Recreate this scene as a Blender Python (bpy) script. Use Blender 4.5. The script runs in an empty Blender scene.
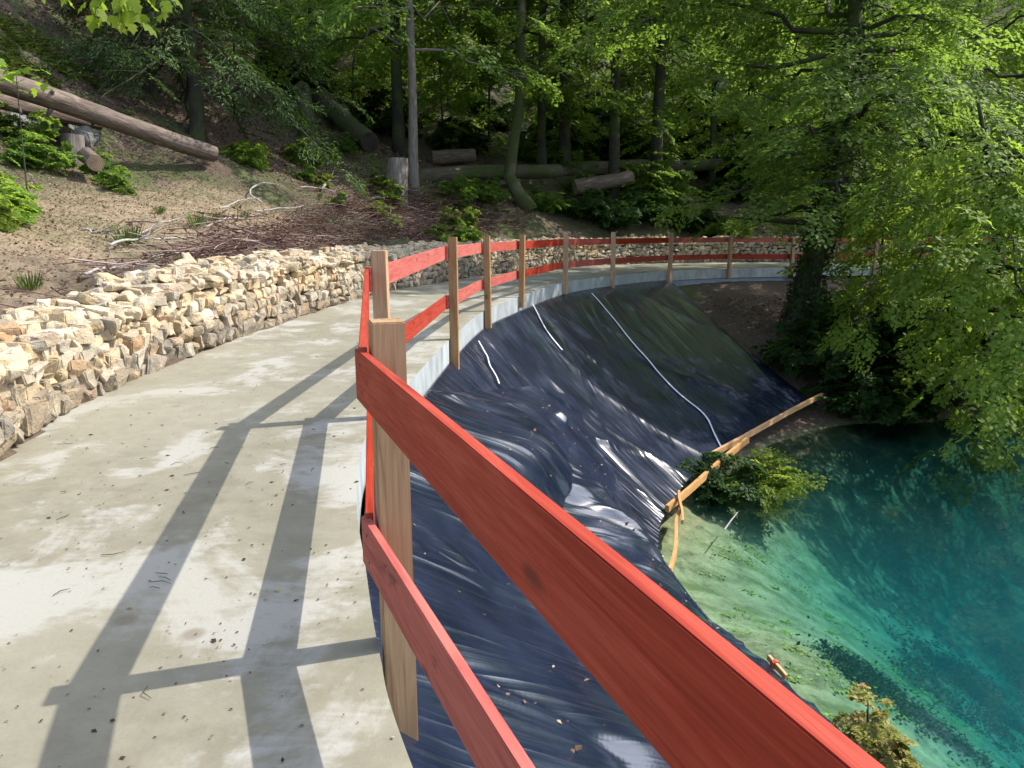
import bpy, bmesh, math, random
import numpy as np
from mathutils import Vector, Matrix

# ------------------------------------------------------------------ camera, sky, sun, exposure
sc = bpy.context.scene
R = math.radians
CAMZ = 1.33                                   # phone height above the concrete path (z = 0)
F_PX, HOR = 770.0, 226.0
PITCH = math.atan((384 - HOR) / F_PX)
cam_d = bpy.data.cameras.new('camera'); cam = bpy.data.objects.new('camera', cam_d)
sc.collection.objects.link(cam)
cam.location = (0, 0, CAMZ); cam.rotation_euler = (math.pi / 2 - PITCH, 0, 0)
cam_d.sensor_width = 36; cam_d.lens = F_PX / 1024 * 36; cam_d.clip_start = .05; cam_d.clip_end = 1000
sc.camera = cam
SUN_EL, SUN_AZ = R(47.5), R(17)               # azimuth measured from +X towards +Y
sdir = Vector((math.cos(SUN_EL) * math.cos(SUN_AZ), math.cos(SUN_EL) * math.sin(SUN_AZ), math.sin(SUN_EL)))
w = bpy.data.worlds.new('World'); sc.world = w; w.use_nodes = True
wn = w.node_tree
sky = wn.nodes.new('ShaderNodeTexSky'); sky.sky_type = 'NISHITA'; sky.sun_disc = False
sky.sun_elevation = SUN_EL; sky.sun_rotation = math.pi / 2 - SUN_AZ
sky.air_density = 1.0; sky.dust_density = 1.5
hs_ = wn.nodes.new('ShaderNodeHueSaturation'); hs_.inputs['Saturation'].default_value = .78   # bright summer haze in the sky
wn.links.new(sky.outputs[0], hs_.inputs['Color']); wn.links.new(hs_.outputs[0], wn.nodes['Background'].inputs[0]); wn.nodes['Background'].inputs[1].default_value = .15
sd = bpy.data.lights.new('sun', 'SUN'); sun = bpy.data.objects.new('sun', sd); sc.collection.objects.link(sun)
sd.energy = 2.35; sd.angle = R(.53); sd.color = (1, .95, .86)
sun.rotation_euler = sdir.to_track_quat('Z', 'Y').to_euler()
sc.view_settings.view_transform = 'Standard'; sc.view_settings.look = 'None'
sc.view_settings.exposure = 1.5; sc.view_settings.gamma = 1
cy = sc.cycles
cy.max_bounces = 7; cy.diffuse_bounces = 4; cy.glossy_bounces = 3; cy.transmission_bounces = 4
cy.transparent_max_bounces = 8; cy.use_denoising = True; cy.caustics_reflective = False; cy.caustics_refractive = False
cy.sample_clamp_indirect = 4

rng = np.random.default_rng(7); random.seed(7)
COL = sc.collection

# ------------------------------------------------------------------ helpers
def ray(x, y):
    a = (x - 512) / F_PX; b = (384 - y) / F_PX
    return np.array([a, math.cos(PITCH) + b * math.sin(PITCH), -math.sin(PITCH) + b * math.cos(PITCH)])
def at_z(x, y, z):
    r = ray(x, y); return np.array([0, 0, CAMZ]) + r * ((z - CAMZ) / r[2])
def at_y(x, y, d):
    r = ray(x, y); return np.array([0, 0, CAMZ]) + r * (d / r[1])
def proj(P):
    P = np.asarray(P, float); X, Y, Z = P[..., 0], P[..., 1], P[..., 2] - CAMZ
    c, s = math.cos(PITCH), math.sin(PITCH); d = Y * c - Z * s; u = Y * s + Z * c
    return 512 + F_PX * X / d, 384 - F_PX * u / d

def hash2(ix, iy, seed):
    h = (ix.astype(np.int64) * 374761393 + iy.astype(np.int64) * 668265263 + seed * 1442695041) & 0xffffffff
    h = ((h ^ (h >> 13)) * 1274126177) & 0xffffffff
    return ((h ^ (h >> 16)) & 0xffffff) / float(0xffffff)
def vnoise(x, y, seed=0):
    x = np.asarray(x, float); y = np.asarray(y, float)
    xi, yi = np.floor(x), np.floor(y); fx, fy = x - xi, y - yi
    fx = fx * fx * fx * (fx * (fx * 6 - 15) + 10); fy = fy * fy * fy * (fy * (fy * 6 - 15) + 10)
    a, b = hash2(xi, yi, seed), hash2(xi + 1, yi, seed); c, d = hash2(xi, yi + 1, seed), hash2(xi + 1, yi + 1, seed)
    return (a + (b - a) * fx) * (1 - fy) + (c + (d - c) * fx) * fy - .5
def fbm(x, y, seed=0, oct=4):
    t = 0; a = 1
    for i in range(oct): t = t + a * vnoise(x * 2 ** i, y * 2 ** i, seed + i); a *= .5
    return t
def smooth(a, b, x):
    t = np.clip((x - a) / (b - a), 0, 1); return t * t * (3 - 2 * t)
def spline(pts, n, closed=False):
    P = np.asarray(pts, float); m = len(P); out = []
    for i in range(m - 1):
        p0, p1, p2, p3 = P[max(i - 1, 0)], P[i], P[i + 1], P[min(i + 2, m - 1)]
        for t in np.linspace(0, 1, 40, endpoint=False):
            out.append(.5 * (2 * p1 + (p2 - p0) * t + (2 * p0 - 5 * p1 + 4 * p2 - p3) * t * t + (3 * p1 - p0 - 3 * p2 + p3) * t ** 3))
    out.append(P[-1]); out = np.array(out)
    s = np.r_[0, np.cumsum(np.linalg.norm(np.diff(out, axis=0), axis=1))]
    q = np.linspace(0, s[-1], n)
    return np.stack([np.interp(q, s, out[:, k]) for k in range(out.shape[1])], 1)
def norm(v):
    v = np.asarray(v, float); return v / (np.linalg.norm(v, axis=-1, keepdims=True) + 1e-9)

class MB:
    """collects vertices and faces of one mesh"""
    def __init__(s): s.v = []; s.f = []; s.m = []; s.n = 0
    def add(s, V, F, mi=0):
        V = np.asarray(V, float).reshape(-1, 3); s.v.append(V)
        s.f += [tuple(int(i) + s.n for i in f) for f in F]; s.m += [mi] * len(F); s.n += len(V)
    def tube(s, pts, rad, sides=6, cap=True, mi=0, jitter=0):
        P = np.asarray(pts, float); n = len(P); rad = np.broadcast_to(np.asarray(rad, float), (n,))
        T = np.gradient(P, axis=0); T = norm(T)
        ref = np.array([0, 0, 1.]) if abs(T[0][2]) < .8 else np.array([1., 0, 0])
        V = []
        for i in range(n):
            a = norm(np.cross(T[i], ref)); b = np.cross(T[i], a)
            th = np.arange(sides) * 2 * math.pi / sides
            rr = rad[i] * (1 + jitter * (np.random.default_rng(i * 7 + n).random(sides) - .5))
            V.append(P[i] + (np.cos(th) * rr)[:, None] * a + (np.sin(th) * rr)[:, None] * b)
        V = np.concatenate(V); F = []
        for i in range(n - 1):
            for k in range(sides):
                F.append((i * sides + k, i * sides + (k + 1) % sides, (i + 1) * sides + (k + 1) % sides, (i + 1) * sides + k))
        if cap: F.append(tuple(range(sides))[::-1]); F.append(tuple((n - 1) * sides + k for k in range(sides)))
        s.add(V, F, mi)
    def box(s, size, M=None, mi=0, off=(0, 0, 0)):
        x, y, z = [q / 2 for q in size]
        V = np.array([[a, b, c] for a in (-x, x) for b in (-y, y) for c in (-z, z)]) + np.array(off)
        if M is not None: V = np.array([(M @ Vector(q))[:] for q in V])
        s.add(V, [(0, 1, 3, 2), (4, 6, 7, 5), (0, 4, 5, 1), (2, 3, 7, 6), (0, 2, 6, 4), (1, 5, 7, 3)], mi)
    def build(s, name, mats, parent=None, smooth_=False, bevel=0):
        me = bpy.data.meshes.new(name)
        V = np.concatenate(s.v) if s.v else np.zeros((0, 3))
        me.from_pydata(V.tolist(), [], s.f)
        if not isinstance(mats, (list, tuple)): mats = [mats]
        for m in mats: me.materials.append(m)
        if any(s.m): me.polygons.foreach_set('material_index', s.m)
        if smooth_: me.polygons.foreach_set('use_smooth', [True] * len(me.polygons))
        me.update()
        if bevel:
            bm = bmesh.new(); bm.from_mesh(me)
            bmesh.ops.bevel(bm, geom=bm.edges[:], offset=bevel, segments=2, affect='EDGES'); bm.to_mesh(me); bm.free()
        o = bpy.data.objects.new(name, me); COL.objects.link(o)
        if parent: o.parent = parent
        return o

def grid_mesh(name, V, nu, nv, mat, parent=None, sm=True, attrs=None):
    """V: (nu*nv,3), fast grid"""
    me = bpy.data.meshes.new(name)
    i = np.arange(nu * nv).reshape(nu, nv)
    F = np.stack([i[:-1, :-1], i[1:, :-1], i[1:, 1:], i[:-1, 1:]], -1).reshape(-1, 4)
    fast(me, V, F)
    me.materials.append(mat)
    if sm: me.polygons.foreach_set('use_smooth', np.ones(len(F), bool))
    for k, a in (attrs or {}).items():
        at = me.attributes.new(k, 'FLOAT', 'POINT'); at.data.foreach_set('value', a.astype(np.float32))
    me.update(); o = bpy.data.objects.new(name, me); COL.objects.link(o)
    if parent: o.parent = parent
    return o
def fast(me, V, F):
    V = np.asarray(V, np.float32); F = np.asarray(F, np.int32); k = F.shape[1]
    me.vertices.add(len(V)); me.vertices.foreach_set('co', V.ravel())
    me.loops.add(F.size); me.loops.foreach_set('vertex_index', F.ravel())
    me.polygons.add(len(F)); me.polygons.foreach_set('loop_start', np.arange(0, F.size, k, dtype=np.int32))
    me.polygons.foreach_set('loop_total', np.full(len(F), k, np.int32)); me.update(calc_edges=True)

def tag(o, label=None, cat=None, group=None, kind=None):
    if label: o['label'] = label
    if cat: o['category'] = cat
    if group: o['group'] = group
    if kind: o['kind'] = kind
    return o
def empty(name, loc=(0, 0, 0), rz=0):
    o = bpy.data.objects.new(name, None); o.location = loc; o.rotation_euler = (0, 0, rz); o.empty_display_size = .2
    COL.objects.link(o); return o
def copy_tree(o, parent=None):
    c = o.copy(); COL.objects.link(c); c.parent = parent
    for ch in list(o.children): copy_tree(ch, c)
    return c

# ------------------------------------------------------------------ materials
class NT:
    def __init__(s, name):
        s.mat = bpy.data.materials.new(name); s.mat.use_nodes = True; s.t = s.mat.node_tree
        s.b = s.t.nodes['Principled BSDF']; s.out = s.t.nodes['Material Output']
    def n(s, typ, **kw):
        nd = s.t.nodes.new('ShaderNode' + typ)
        for k, v in kw.items():
            if k.startswith('i_'):
                key = k[2:].replace('_', ' '); 
                nd.inputs[key].default_value = v
            else: setattr(nd, k, v)
        return nd
    def l(s, a, b): s.t.links.new(a, b)
    def noise(s, vec=None, scale=5, detail=4, rough=.55, dist=0):
        nd = s.n('TexNoise'); nd.inputs['Scale'].default_value = scale; nd.inputs['Detail'].default_value = detail
        nd.inputs['Roughness'].default_value = rough; nd.inputs['Distortion'].default_value = dist
        if vec is not None: s.l(vec, nd.inputs['Vector'])
        return nd.outputs['Fac']
    def obj(s): return s.n('TexCoord').outputs['Object']
    def pos(s): return s.n('NewGeometry').outputs['Position']
    def scaled(s, vec, sc_):
        nd = s.n('Mapping'); nd.inputs['Scale'].default_value = sc_; s.l(vec, nd.inputs['Vector']); return nd.outputs[0]
    def ramp(s, fac, stops):
        nd = s.n('ValToRGB'); el = nd.color_ramp.elements
        while len(el) < len(stops): el.new(.5)
        for e, (p, c) in zip(el, stops): e.position = p; e.color = (*c, 1) if len(c) == 3 else c
        s.l(fac, nd.inputs[0]); return nd.outputs[0]
    def val(s, fac, a, b, c=0., d=1.):
        nd = s.n('MapRange'); s.l(fac, nd.inputs[0])
        for i, q in enumerate((a, b, c, d)): nd.inputs[i + 1].default_value = q
        return nd.outputs[0]
    def mix(s, fac, a, b, mode='MIX'):
        nd = s.n('Mix', data_type='RGBA', blend_type=mode)
        for k, q in ((0, fac), (6, a), (7, b)):
            if hasattr(q, 'node'): s.l(q, nd.inputs[k])
            else: nd.inputs[k].default_value = q if k == 0 else (*q, 1)
        return nd.outputs[2]
    def math(s, op, a, b=0.):
        nd = s.n('Math', operation=op)
        for k, q in ((0, a), (1, b)):
            if hasattr(q, 'node'): s.l(q, nd.inputs[k])
            else: nd.inputs[k].default_value = q
        return nd.outputs[0]
    def attr(s, name): nd = s.n('Attribute'); nd.attribute_name = name; return nd.outputs['Fac']
    def island(s): return s.n('NewGeometry').outputs['Random Per Island']
    def objrand(s): return s.n('ObjectInfo').outputs['Random']
    def color(s, c):
        if hasattr(c, 'node'): s.l(c, s.b.inputs['Base Color'])
        else: s.b.inputs['Base Color'].default_value = (*c, 1)
    def rough(s, r):
        if hasattr(r, 'node'): s.l(r, s.b.inputs['Roughness'])
        else: s.b.inputs['Roughness'].default_value = r
    def bump(s, h, strength=.4, dist=.02, prev=None):
        nd = s.n('Bump'); nd.inputs['Strength'].default_value = strength; nd.inputs['Distance'].default_value = dist
        s.l(h, nd.inputs['Height'])
        if prev is not None: s.l(prev, nd.inputs['Normal'])
        s.l(nd.outputs[0], s.b.inputs['Normal']); return nd.outputs[0]

def m_leaf(name, stops, trans, tmix=.45, rough=.55):
    t = NT(name); r = t.island()
    c = t.ramp(r, stops)
    hv = t.n('HueSaturation'); t.l(c, hv.inputs['Color']); t.l(t.val(t.objrand(), 0, 1, .75, 1.2), hv.inputs['Value'])
    t.l(t.val(t.objrand(), 0, 1, .485, .515), hv.inputs['Hue'])
    t.color(hv.outputs[0]); t.rough(rough); t.b.inputs['Specular IOR Level'].default_value = .2
    tr = t.n('BsdfTranslucent'); t.l(t.mix(.5, hv.outputs[0], trans), tr.inputs[0])
    ms = t.n('MixShader'); ms.inputs[0].default_value = tmix
    t.l(t.b.outputs[0], ms.inputs[1]); t.l(tr.outputs[0], ms.inputs[2]); t.l(ms.outputs[0], t.out.inputs[0])
    return t.mat
M = {}
M['leaf'] = m_leaf('beech leaves', [(0, (.055, .11, .018)), (.5, (.095, .165, .028)), (.85, (.14, .205, .042)), (1, (.2, .25, .065))], (.4, .6, .08), .6)
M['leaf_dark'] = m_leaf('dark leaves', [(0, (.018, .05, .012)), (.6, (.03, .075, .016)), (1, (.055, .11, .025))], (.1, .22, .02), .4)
M['leaf_lime'] = m_leaf('lime leaves', [(0, (.1, .17, .025)), (.5, (.15, .23, .035)), (1, (.24, .31, .06))], (.5, .68, .08), .6)
M['leaf_fresh'] = m_leaf('fresh leaves', [(0, (.12, .22, .02)), (1, (.2, .3, .035))], (.45, .65, .04), .6)
M['needle'] = m_leaf('needles', [(0, (.022, .055, .016)), (.6, (.045, .09, .022)), (1, (.12, .17, .04))], (.1, .18, .02), .25)
M['leaf_copper'] = m_leaf('withered copper leaves', [(0, (.06, .028, .018)), (.6, (.11, .055, .035)), (1, (.2, .12, .08))], (.2, .09, .05), .3)
M['leaf_yellow'] = m_leaf('yellowing leaves', [(0, (.17, .24, .035)), (.55, (.32, .34, .07)), (.88, (.5, .46, .22)), (1, (.45, .26, .08))], (.5, .4, .08), .4)
M['grass'] = m_leaf('grass blades', [(0, (.06, .11, .02)), (1, (.13, .19, .04))], (.2, .32, .05), .4)
M['moss'] = m_leaf('bank moss', [(0, (.07, .1, .018)), (.7, (.13, .16, .025)), (1, (.2, .21, .05))], (.2, .26, .04), .3)
M['algae'] = m_leaf('algae', [(0, (.16, .17, .03)), (1, (.36, .38, .07))], (.1, .2, .03), .1)
M['weed'] = m_leaf('dark water weed', [(0, (.012, .03, .012)), (1, (.03, .06, .02))], (.1, .2, .03), .1)
M['dry_leaf'] = m_leaf('dry leaf litter', [(0, (.06, .035, .02)), (.4, (.13, .075, .045)), (.75, (.24, .16, .1)), (1, (.42, .33, .24))], (.3, .2, .1), .15)
M['debris'] = m_leaf('path debris', [(0, (.035, .02, .012)), (.55, (.09, .045, .02)), (.85, (.2, .1, .04)), (1, (.45, .42, .2))], (.3, .2, .1), .1)

def m_bark(name, stops, scale=1., moss=0., along='z'):
    t = NT(name); o = t.obj(); v = t.scaled(o, (9 * scale, 9 * scale, 1.6 * scale) if along == 'z' else (1.3 * scale, 8 * scale, 8 * scale))
    n1 = t.noise(v, 2.2, 6, .65, .6); n2 = t.noise(o, 1.7 * scale, 3)
    c = t.ramp(n1, stops)
    c = t.mix(t.val(n2, .4, .7, 0, .5), c, tuple(q * .45 for q in stops[-1][1]))
    if moss: c = t.mix(t.val(t.noise(o, 1.1, 5, .6), .52 - moss * .3, .62 - moss * .2), c, (.045, .06, .014))
    t.color(c); t.rough(.9); t.bump(n1, .8, .03); return t.mat
M['bark_dark'] = m_bark('dark bark', [(.3, (.012, .011, .009)), (.7, (.05, .043, .034))], moss=.3)
M['bark_pale'] = m_bark('pale bark', [(.3, (.07, .06, .05)), (.55, (.2, .17, .15)), (.75, (.3, .26, .23))])
M['bark_moss'] = m_bark('mossy bark', [(.3, (.05, .042, .032)), (.7, (.24, .2, .16))], moss=.7)
M['bark_log'] = m_bark('log bark', [(.3, (.055, .04, .03)), (.5, (.12, .085, .065)), (.72, (.29, .23, .19))], 1.0, along='x')
M['bark_log_dark'] = m_bark('dark log bark', [(.3, (.03, .025, .018)), (.7, (.15, .115, .085))], 1.0, moss=.25, along='x')
M['bark_stump'] = m_bark('grey stump bark', [(.3, (.06, .05, .042)), (.55, (.2, .17, .145)), (.75, (.34, .3, .27))], .7, along='x')
M['dead_wood'] = m_bark('bleached dead wood', [(.3, (.22, .19, .17)), (.7, (.5, .46, .43))], 2)
M['twig'] = m_leaf('red brown twigs', [(0, (.05, .026, .02)), (.55, (.13, .07, .052)), (.8, (.22, .15, .12)), (1, (.45, .37, .32))], (.1, .05, .03), .02, .8)

def m_endgrain(name, c1, c2):
    t = NT(name); o = t.obj(); wv = t.n('TexWave', wave_type='RINGS'); wv.inputs['Scale'].default_value = 9; wv.inputs['Distortion'].default_value = 2.5
    t.l(o, wv.inputs['Vector']); c = t.mix(wv.outputs['Fac'], c1, c2); c = t.mix(t.val(t.noise(o, 3, 4), .4, .65, 0, .7), c, tuple(q * .4 for q in c1))
    t.color(c); t.rough(.85); return t.mat
M['cut'] = m_endgrain('sawn end grain', (.22, .15, .1), (.38, .27, .17))
M['cut_dark'] = m_endgrain('dark end grain', (.025, .02, .016), (.06, .05, .04))  # darker tone for the end of one log
M['cut_grey'] = m_endgrain('weathered end grain', (.16, .13, .11), (.3, .26, .22))

def m_wood(name, stops, knot, bump=.15, grime=None):
    """sawn board, grain along local X"""
    t = NT(name); o = t.obj()
    sh = t.n('VectorMath', operation='ADD'); t.l(o, sh.inputs[0])
    rv = t.n('CombineXYZ'); t.l(t.math('MULTIPLY', t.objrand(), 37), rv.inputs[0]); t.l(t.math('MULTIPLY', t.objrand(), 11), rv.inputs[1]); t.l(rv.outputs[0], sh.inputs[1]); o2 = sh.outputs[0]
    g1 = t.noise(t.scaled(o2, (.9, 14, 14)), 2.0, 5, .6, 1.6); g2 = t.noise(t.scaled(o2, (3, 90, 90)), 2, 3, .6)
    g3 = t.noise(t.scaled(o2, (1.4, 4, 4)), 1.4, 4, .6)
    c = t.ramp(g1, stops)
    c = t.mix(t.val(g2, .4, .7, 0, .22), c, stops[0][1])
    vo = t.n('TexVoronoi'); vo.inputs['Scale'].default_value = 1; t.l(t.scaled(o2, (2.6, 7, 7)), vo.inputs['Vector'])
    c = t.mix(t.val(vo.outputs['Distance'], .06, .14, .85, 0), c, knot)
    c = t.mix(t.val(g3, .45, .75, 0, .45), c, stops[-1][1])
    if grime: c = t.mix(t.val(t.noise(t.scaled(o2, (.6, 1.4, 1.4)), 5, 6, .75), .62, .7, 0, .75), c, grime)
    hv = t.n('HueSaturation'); t.l(c, hv.inputs['Color']); t.l(t.val(t.objrand(), 0, 1, .82, 1.2), hv.inputs['Value']); t.l(t.val(t.objrand(), 0, 1, 1.08, .85), hv.inputs['Saturation'])
    t.color(hv.outputs[0]); t.rough(t.val(g2, .3, .7, .55, .8)); t.bump(t.math('ADD', g1, g2), bump, .006); t.b.inputs['Specular IOR Level'].default_value = .25; return t.mat
M['red_board'] = m_wood('red stained board', [(.3, (.23, .024, .012)), (.5, (.345, .042, .023)), (.72, (.43, .082, .052))], (.08, .012, .007), .12, grime=(.045, .012, .008))
M['post'] = m_wood('sawn timber post', [(.3, (.22, .125, .06)), (.5, (.36, .215, .11)), (.72, (.46, .29, .155))], (.09, .045, .02), .2)
M['batten'] = m_wood('orange batten', [(.3, (.3, .14, .045)), (.5, (.48, .25, .085)), (.72, (.58, .33, .13))], (.1, .045, .015), .2)

def m_concrete():
    t = NT('concrete path'); p = t.pos()
    sh = t.n('VectorMath', operation='ADD'); t.l(p, sh.inputs[0]); sh.inputs[1].default_value = (13.7, 4.3, 0); n1 = t.noise(t.scaled(sh.outputs[0], (1.2, .8, 1)), 1.15, 8, .64, .4); n2 = t.noise(p, 6, 6, .65); n3 = t.noise(p, 60, 3, .6); n4 = t.noise(p, .45, 2)
    c = t.mix(t.val(n2, .3, .7), (.175, .16, .112), (.24, .222, .16))
    lines = t.noise(t.scaled(p, (2.2, 6, 1)), 1.6, 6, .7, 1.0)
    e = t.math('ADD', n1, t.math('MULTIPLY', t.math('SUBTRACT', lines, .5), .22))
    e = t.math('ADD', e, t.math('MULTIPLY', t.math('SUBTRACT', n2, .5), .12))
    c = t.mix(t.val(e, .51, .59), c, (.315, .305, .268))
    c = t.mix(t.val(e, .44, .36, 0, .45), c, (.15, .135, .09))
    c = t.mix(t.val(n4, .42, .62, 0, .4), c, (.3, .28, .21))
    vo = t.n('TexVoronoi'); vo.inputs['Scale'].default_value = 3.2; t.l(p, vo.inputs['Vector'])
    sp = t.math('MULTIPLY', t.val(vo.outputs['Distance'], .08, .16, .75, 0), t.val(t.noise(p, 1.1, 2), .5, .56, 0, 1))
    c = t.mix(sp, c, (.17, .145, .1))
    c = t.mix(t.val(n3, .62, .72, 0, .35), c, (.14, .12, .085))
    t.color(c); t.rough(t.val(e, .5, .58, .72, .9)); t.bump(t.math('ADD', n3, n2), .25, .006); return t.mat
M['concrete'] = m_concrete()
def m_fascia():
    t = NT('pale concrete edge'); p = t.pos(); st = t.noise(t.scaled(p, (2.2, 2.2, 1.2)), 1.5, 6, .65)
    c = t.ramp(st, [(.3, (.2, .22, .23)), (.5, (.33, .355, .36)), (.7, (.43, .46, .47))]); c = t.mix(t.val(t.noise(t.scaled(p, (22, 22, 2)), 1.5, 4), .6, .72, 0, .7), c, (.16, .17, .17))
    t.color(c); t.rough(.6); return t.mat
M['fascia'] = m_fascia()
def m_steel():
    t = NT('grey blue painted steel'); c = t.mix(t.val(t.noise(t.obj(), 3, 4), .4, .7), (.16, .22, .27), (.24, .3, .34)); t.color(c); t.rough(.5); return t.mat
M['steel'] = m_steel()
def m_stone():
    t = NT('limestone rubble'); p = t.pos(); r = t.island()
    c = t.ramp(r, [(0, (.34, .27, .18)), (.15, (.52, .44, .31)), (.32, (.42, .29, .14)), (.46, (.55, .47, .34)), (.6, (.27, .24, .19)), (.72, (.46, .35, .2)), (.86, (.58, .52, .42)), (1, (.35, .2, .09))])
    n = t.noise(p, 9, 6, .65); n2 = t.noise(p, 2.5, 4)
    c = t.mix(t.val(n, .42, .7, 0, .6), c, (.5, .4, .26)); c = t.mix(t.val(n2, .52, .7, 0, .55), c, (.2, .17, .13))
    dirt_shade = t.math('MULTIPLY', t.attr('dirt_shade'), t.val(t.noise(p, 5, 5, .65), .35, .6, .3, 1)); c = t.mix(dirt_shade, c, (.13, .11, .085))
    t.color(c); t.rough(.9); pr = t.bump(t.noise(p, 9, 5, .65), .9, .05); t.bump(t.noise(p, 34, 5, .7), .8, .015, pr); return t.mat
M['stone'] = m_stone()
def m_simple(name, c1, c2, scale=6, rough=.9, bump=.5, dist=.03):
    t = NT(name); p = t.pos(); n = t.noise(p, scale, 6, .65); t.color(t.mix(t.val(n, .3, .7), c1, c2)); t.rough(rough)
    if bump: t.bump(n, bump, dist)
    return t.mat
M['core'] = m_simple('earth core', (.05, .04, .03), (.09, .075, .055))
M['rock'] = m_simple('grey rock', (.07, .07, .065), (.24, .23, .21), 4, .9, .9, .08)
M['screw'] = m_simple('dark screw', (.02, .02, .02), (.04, .04, .04), 20, .4, 0)
M['tape'] = m_simple('white tape and glint', (.5, .52, .56), (.68, .7, .73), 9, .35, .2, .004)
M['string'] = m_simple('red string', (.4, .05, .02), (.5, .09, .03), 20, .7, 0)

def m_ground():
    t = NT('forest floor'); p = t.pos()
    n1 = t.noise(p, 1.2, 6, .65); n2 = t.noise(p, 9, 6, .7); n3 = t.noise(p, 30, 4, .7); n0 = t.noise(p, .35, 4)
    lit = t.mix(t.val(n2, .3, .7), (.035, .024, .016), (.12, .08, .055)); lit = t.mix(t.val(n3, .55, .75, 0, .7), lit, (.22, .16, .12))
    trail = t.mix(t.val(n2, .3, .7), (.13, .092, .054), (.32, .245, .15)); trail = t.mix(t.val(n3, .56, .72, 0, .6), trail, (.4, .34, .24)); trail = t.mix(t.val(n1, .5, .64, 0, .5), trail, (.14, .115, .055)); trail = t.mix(t.val(n3, .42, .3, 0, .8), trail, (.06, .04, .025))
    c = t.mix(t.math('MULTIPLY', t.attr('trail'), t.val(n2, .2, .5, .6, 1)), lit, trail)
    green = t.mix(n2, (.03, .05, .012), (.09, .12, .025))
    c = t.mix(t.math('MULTIPLY', t.attr('green'), t.val(n1, .4, .56)), c, green)
    # below the waterline: limestone silt with algae
    sx = t.n('SeparateXYZ'); t.l(p, sx.inputs[0]); z = sx.outputs[2]
    silt = t.mix(t.val(t.noise(t.scaled(p, (1, 1.6, 1)), 1.6, 7, .7), .35, .65), (.2, .19, .085), (.39, .37, .19))
    silt = t.mix(t.val(t.noise(t.scaled(p, (1.2, 2.5, 1)), 1.3, 7, .7), .5, .6, 0, .9), silt, (.15, .165, .045))
    silt = t.mix(t.val(t.noise(t.scaled(p, (.9, .9, .9)), 4.5, 6, .75), .52, .64, 0, .8), silt, (.1, .095, .045))
    silt = t.mix(t.math('MULTIPLY', t.attr('weed'), t.val(t.noise(p, 1.5, 6, .7), .38, .5)), silt, (.03, .065, .018))
    c = t.mix(t.val(z, -3.02, -3.16), c, silt)
    t.color(c); t.rough(.95); t.bump(t.math('ADD', n2, t.math('MULTIPLY', n3, .5)), .7, .05); return t.mat
M['ground'] = m_ground()

def m_water():
    t = NT('clear turquoise water'); p = t.pos()
    t.t.nodes.remove(t.b)
    tr = t.n('BsdfTransparent'); gl = t.n('BsdfGlossy'); gl.inputs['Roughness'].default_value = .02
    fr = t.n('Fresnel'); fr.inputs['IOR'].default_value = 1.33
    b = t.n('Bump'); b.inputs['Strength'].default_value = .12; b.inputs['Distance'].default_value = .05
    t.l(t.noise(t.scaled(p, (1, 1.6, 1)), 2.2, 3, .5, .6), b.inputs['Height'])
    t.l(b.outputs[0], gl.inputs['Normal']); t.l(b.outputs[0], fr.inputs['Normal'])
    ms = t.n('MixShader'); t.l(fr.outputs[0], ms.inputs[0]); t.l(tr.outputs[0], ms.inputs[1]); t.l(gl.outputs[0], ms.inputs[2])
    t.l(ms.outputs[0], t.out.inputs['Surface'])
    vs = t.n('VolumeScatter'); vs.inputs['Color'].default_value = (.15, .8, .9, 1); vs.inputs['Density'].default_value = .05
    ad = t.n('AddShader'); ab = t.n('VolumeAbsorption'); ab.inputs['Color'].default_value = (.08, .77, .85, 1); ab.inputs['Density'].default_value = .46
    t.l(ab.outputs[0], ad.inputs[0]); t.l(vs.outputs[0], ad.inputs[1]); t.l(ad.outputs[0], t.out.inputs['Volume']); return t.mat
M['water'] = m_water()

def m_sheet():
    t = NT('black polythene'); p = t.pos()
    cv = t.n('CombineXYZ'); t.l(t.attr('su'), cv.inputs[0]); t.l(t.attr('sv'), cv.inputs[1]); q = cv.outputs[0]
    dust = t.noise(p, 1.4, 6, .65); sp = t.noise(p, 55, 3, .7)
    c = t.mix(t.val(dust, .35, .7), (.004, .007, .019), (.013, .020, .047)); c = t.mix(t.val(sp, .69, .76, 0, .3), c, (.2, .19, .18))
    t.color(c); t.rough(t.val(dust, .3, .7, .17, .29)); t.b.inputs['Specular IOR Level'].default_value = 1.0
    t.b.inputs['Coat Weight'].default_value = .2; t.b.inputs['Coat Roughness'].default_value = .11
    def ridge(sc_, seed_, p_):
        n = t.noise(t.scaled(q, sc_), 1.0, 2, .5, .25); r = t.math('SUBTRACT', 1.0, t.math('MULTIPLY', t.math('ABSOLUTE', t.math('SUBTRACT', n, .5)), 5.0)); return t.math('POWER', t.math('MAXIMUM', r, 0.0), p_)
    f1 = ridge((3.0, .32, 1), 0, 3.0); f2 = ridge((8.0, .7, 1), 1, 2.5); f3 = t.noise(p, 5, 4, .6, .4)
    pr = t.bump(f1, .22, .03); pr = t.bump(f2, .17, .01, pr); t.bump(f3, .1, .02, pr); return t.mat
M['sheet'] = m_sheet()

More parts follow.
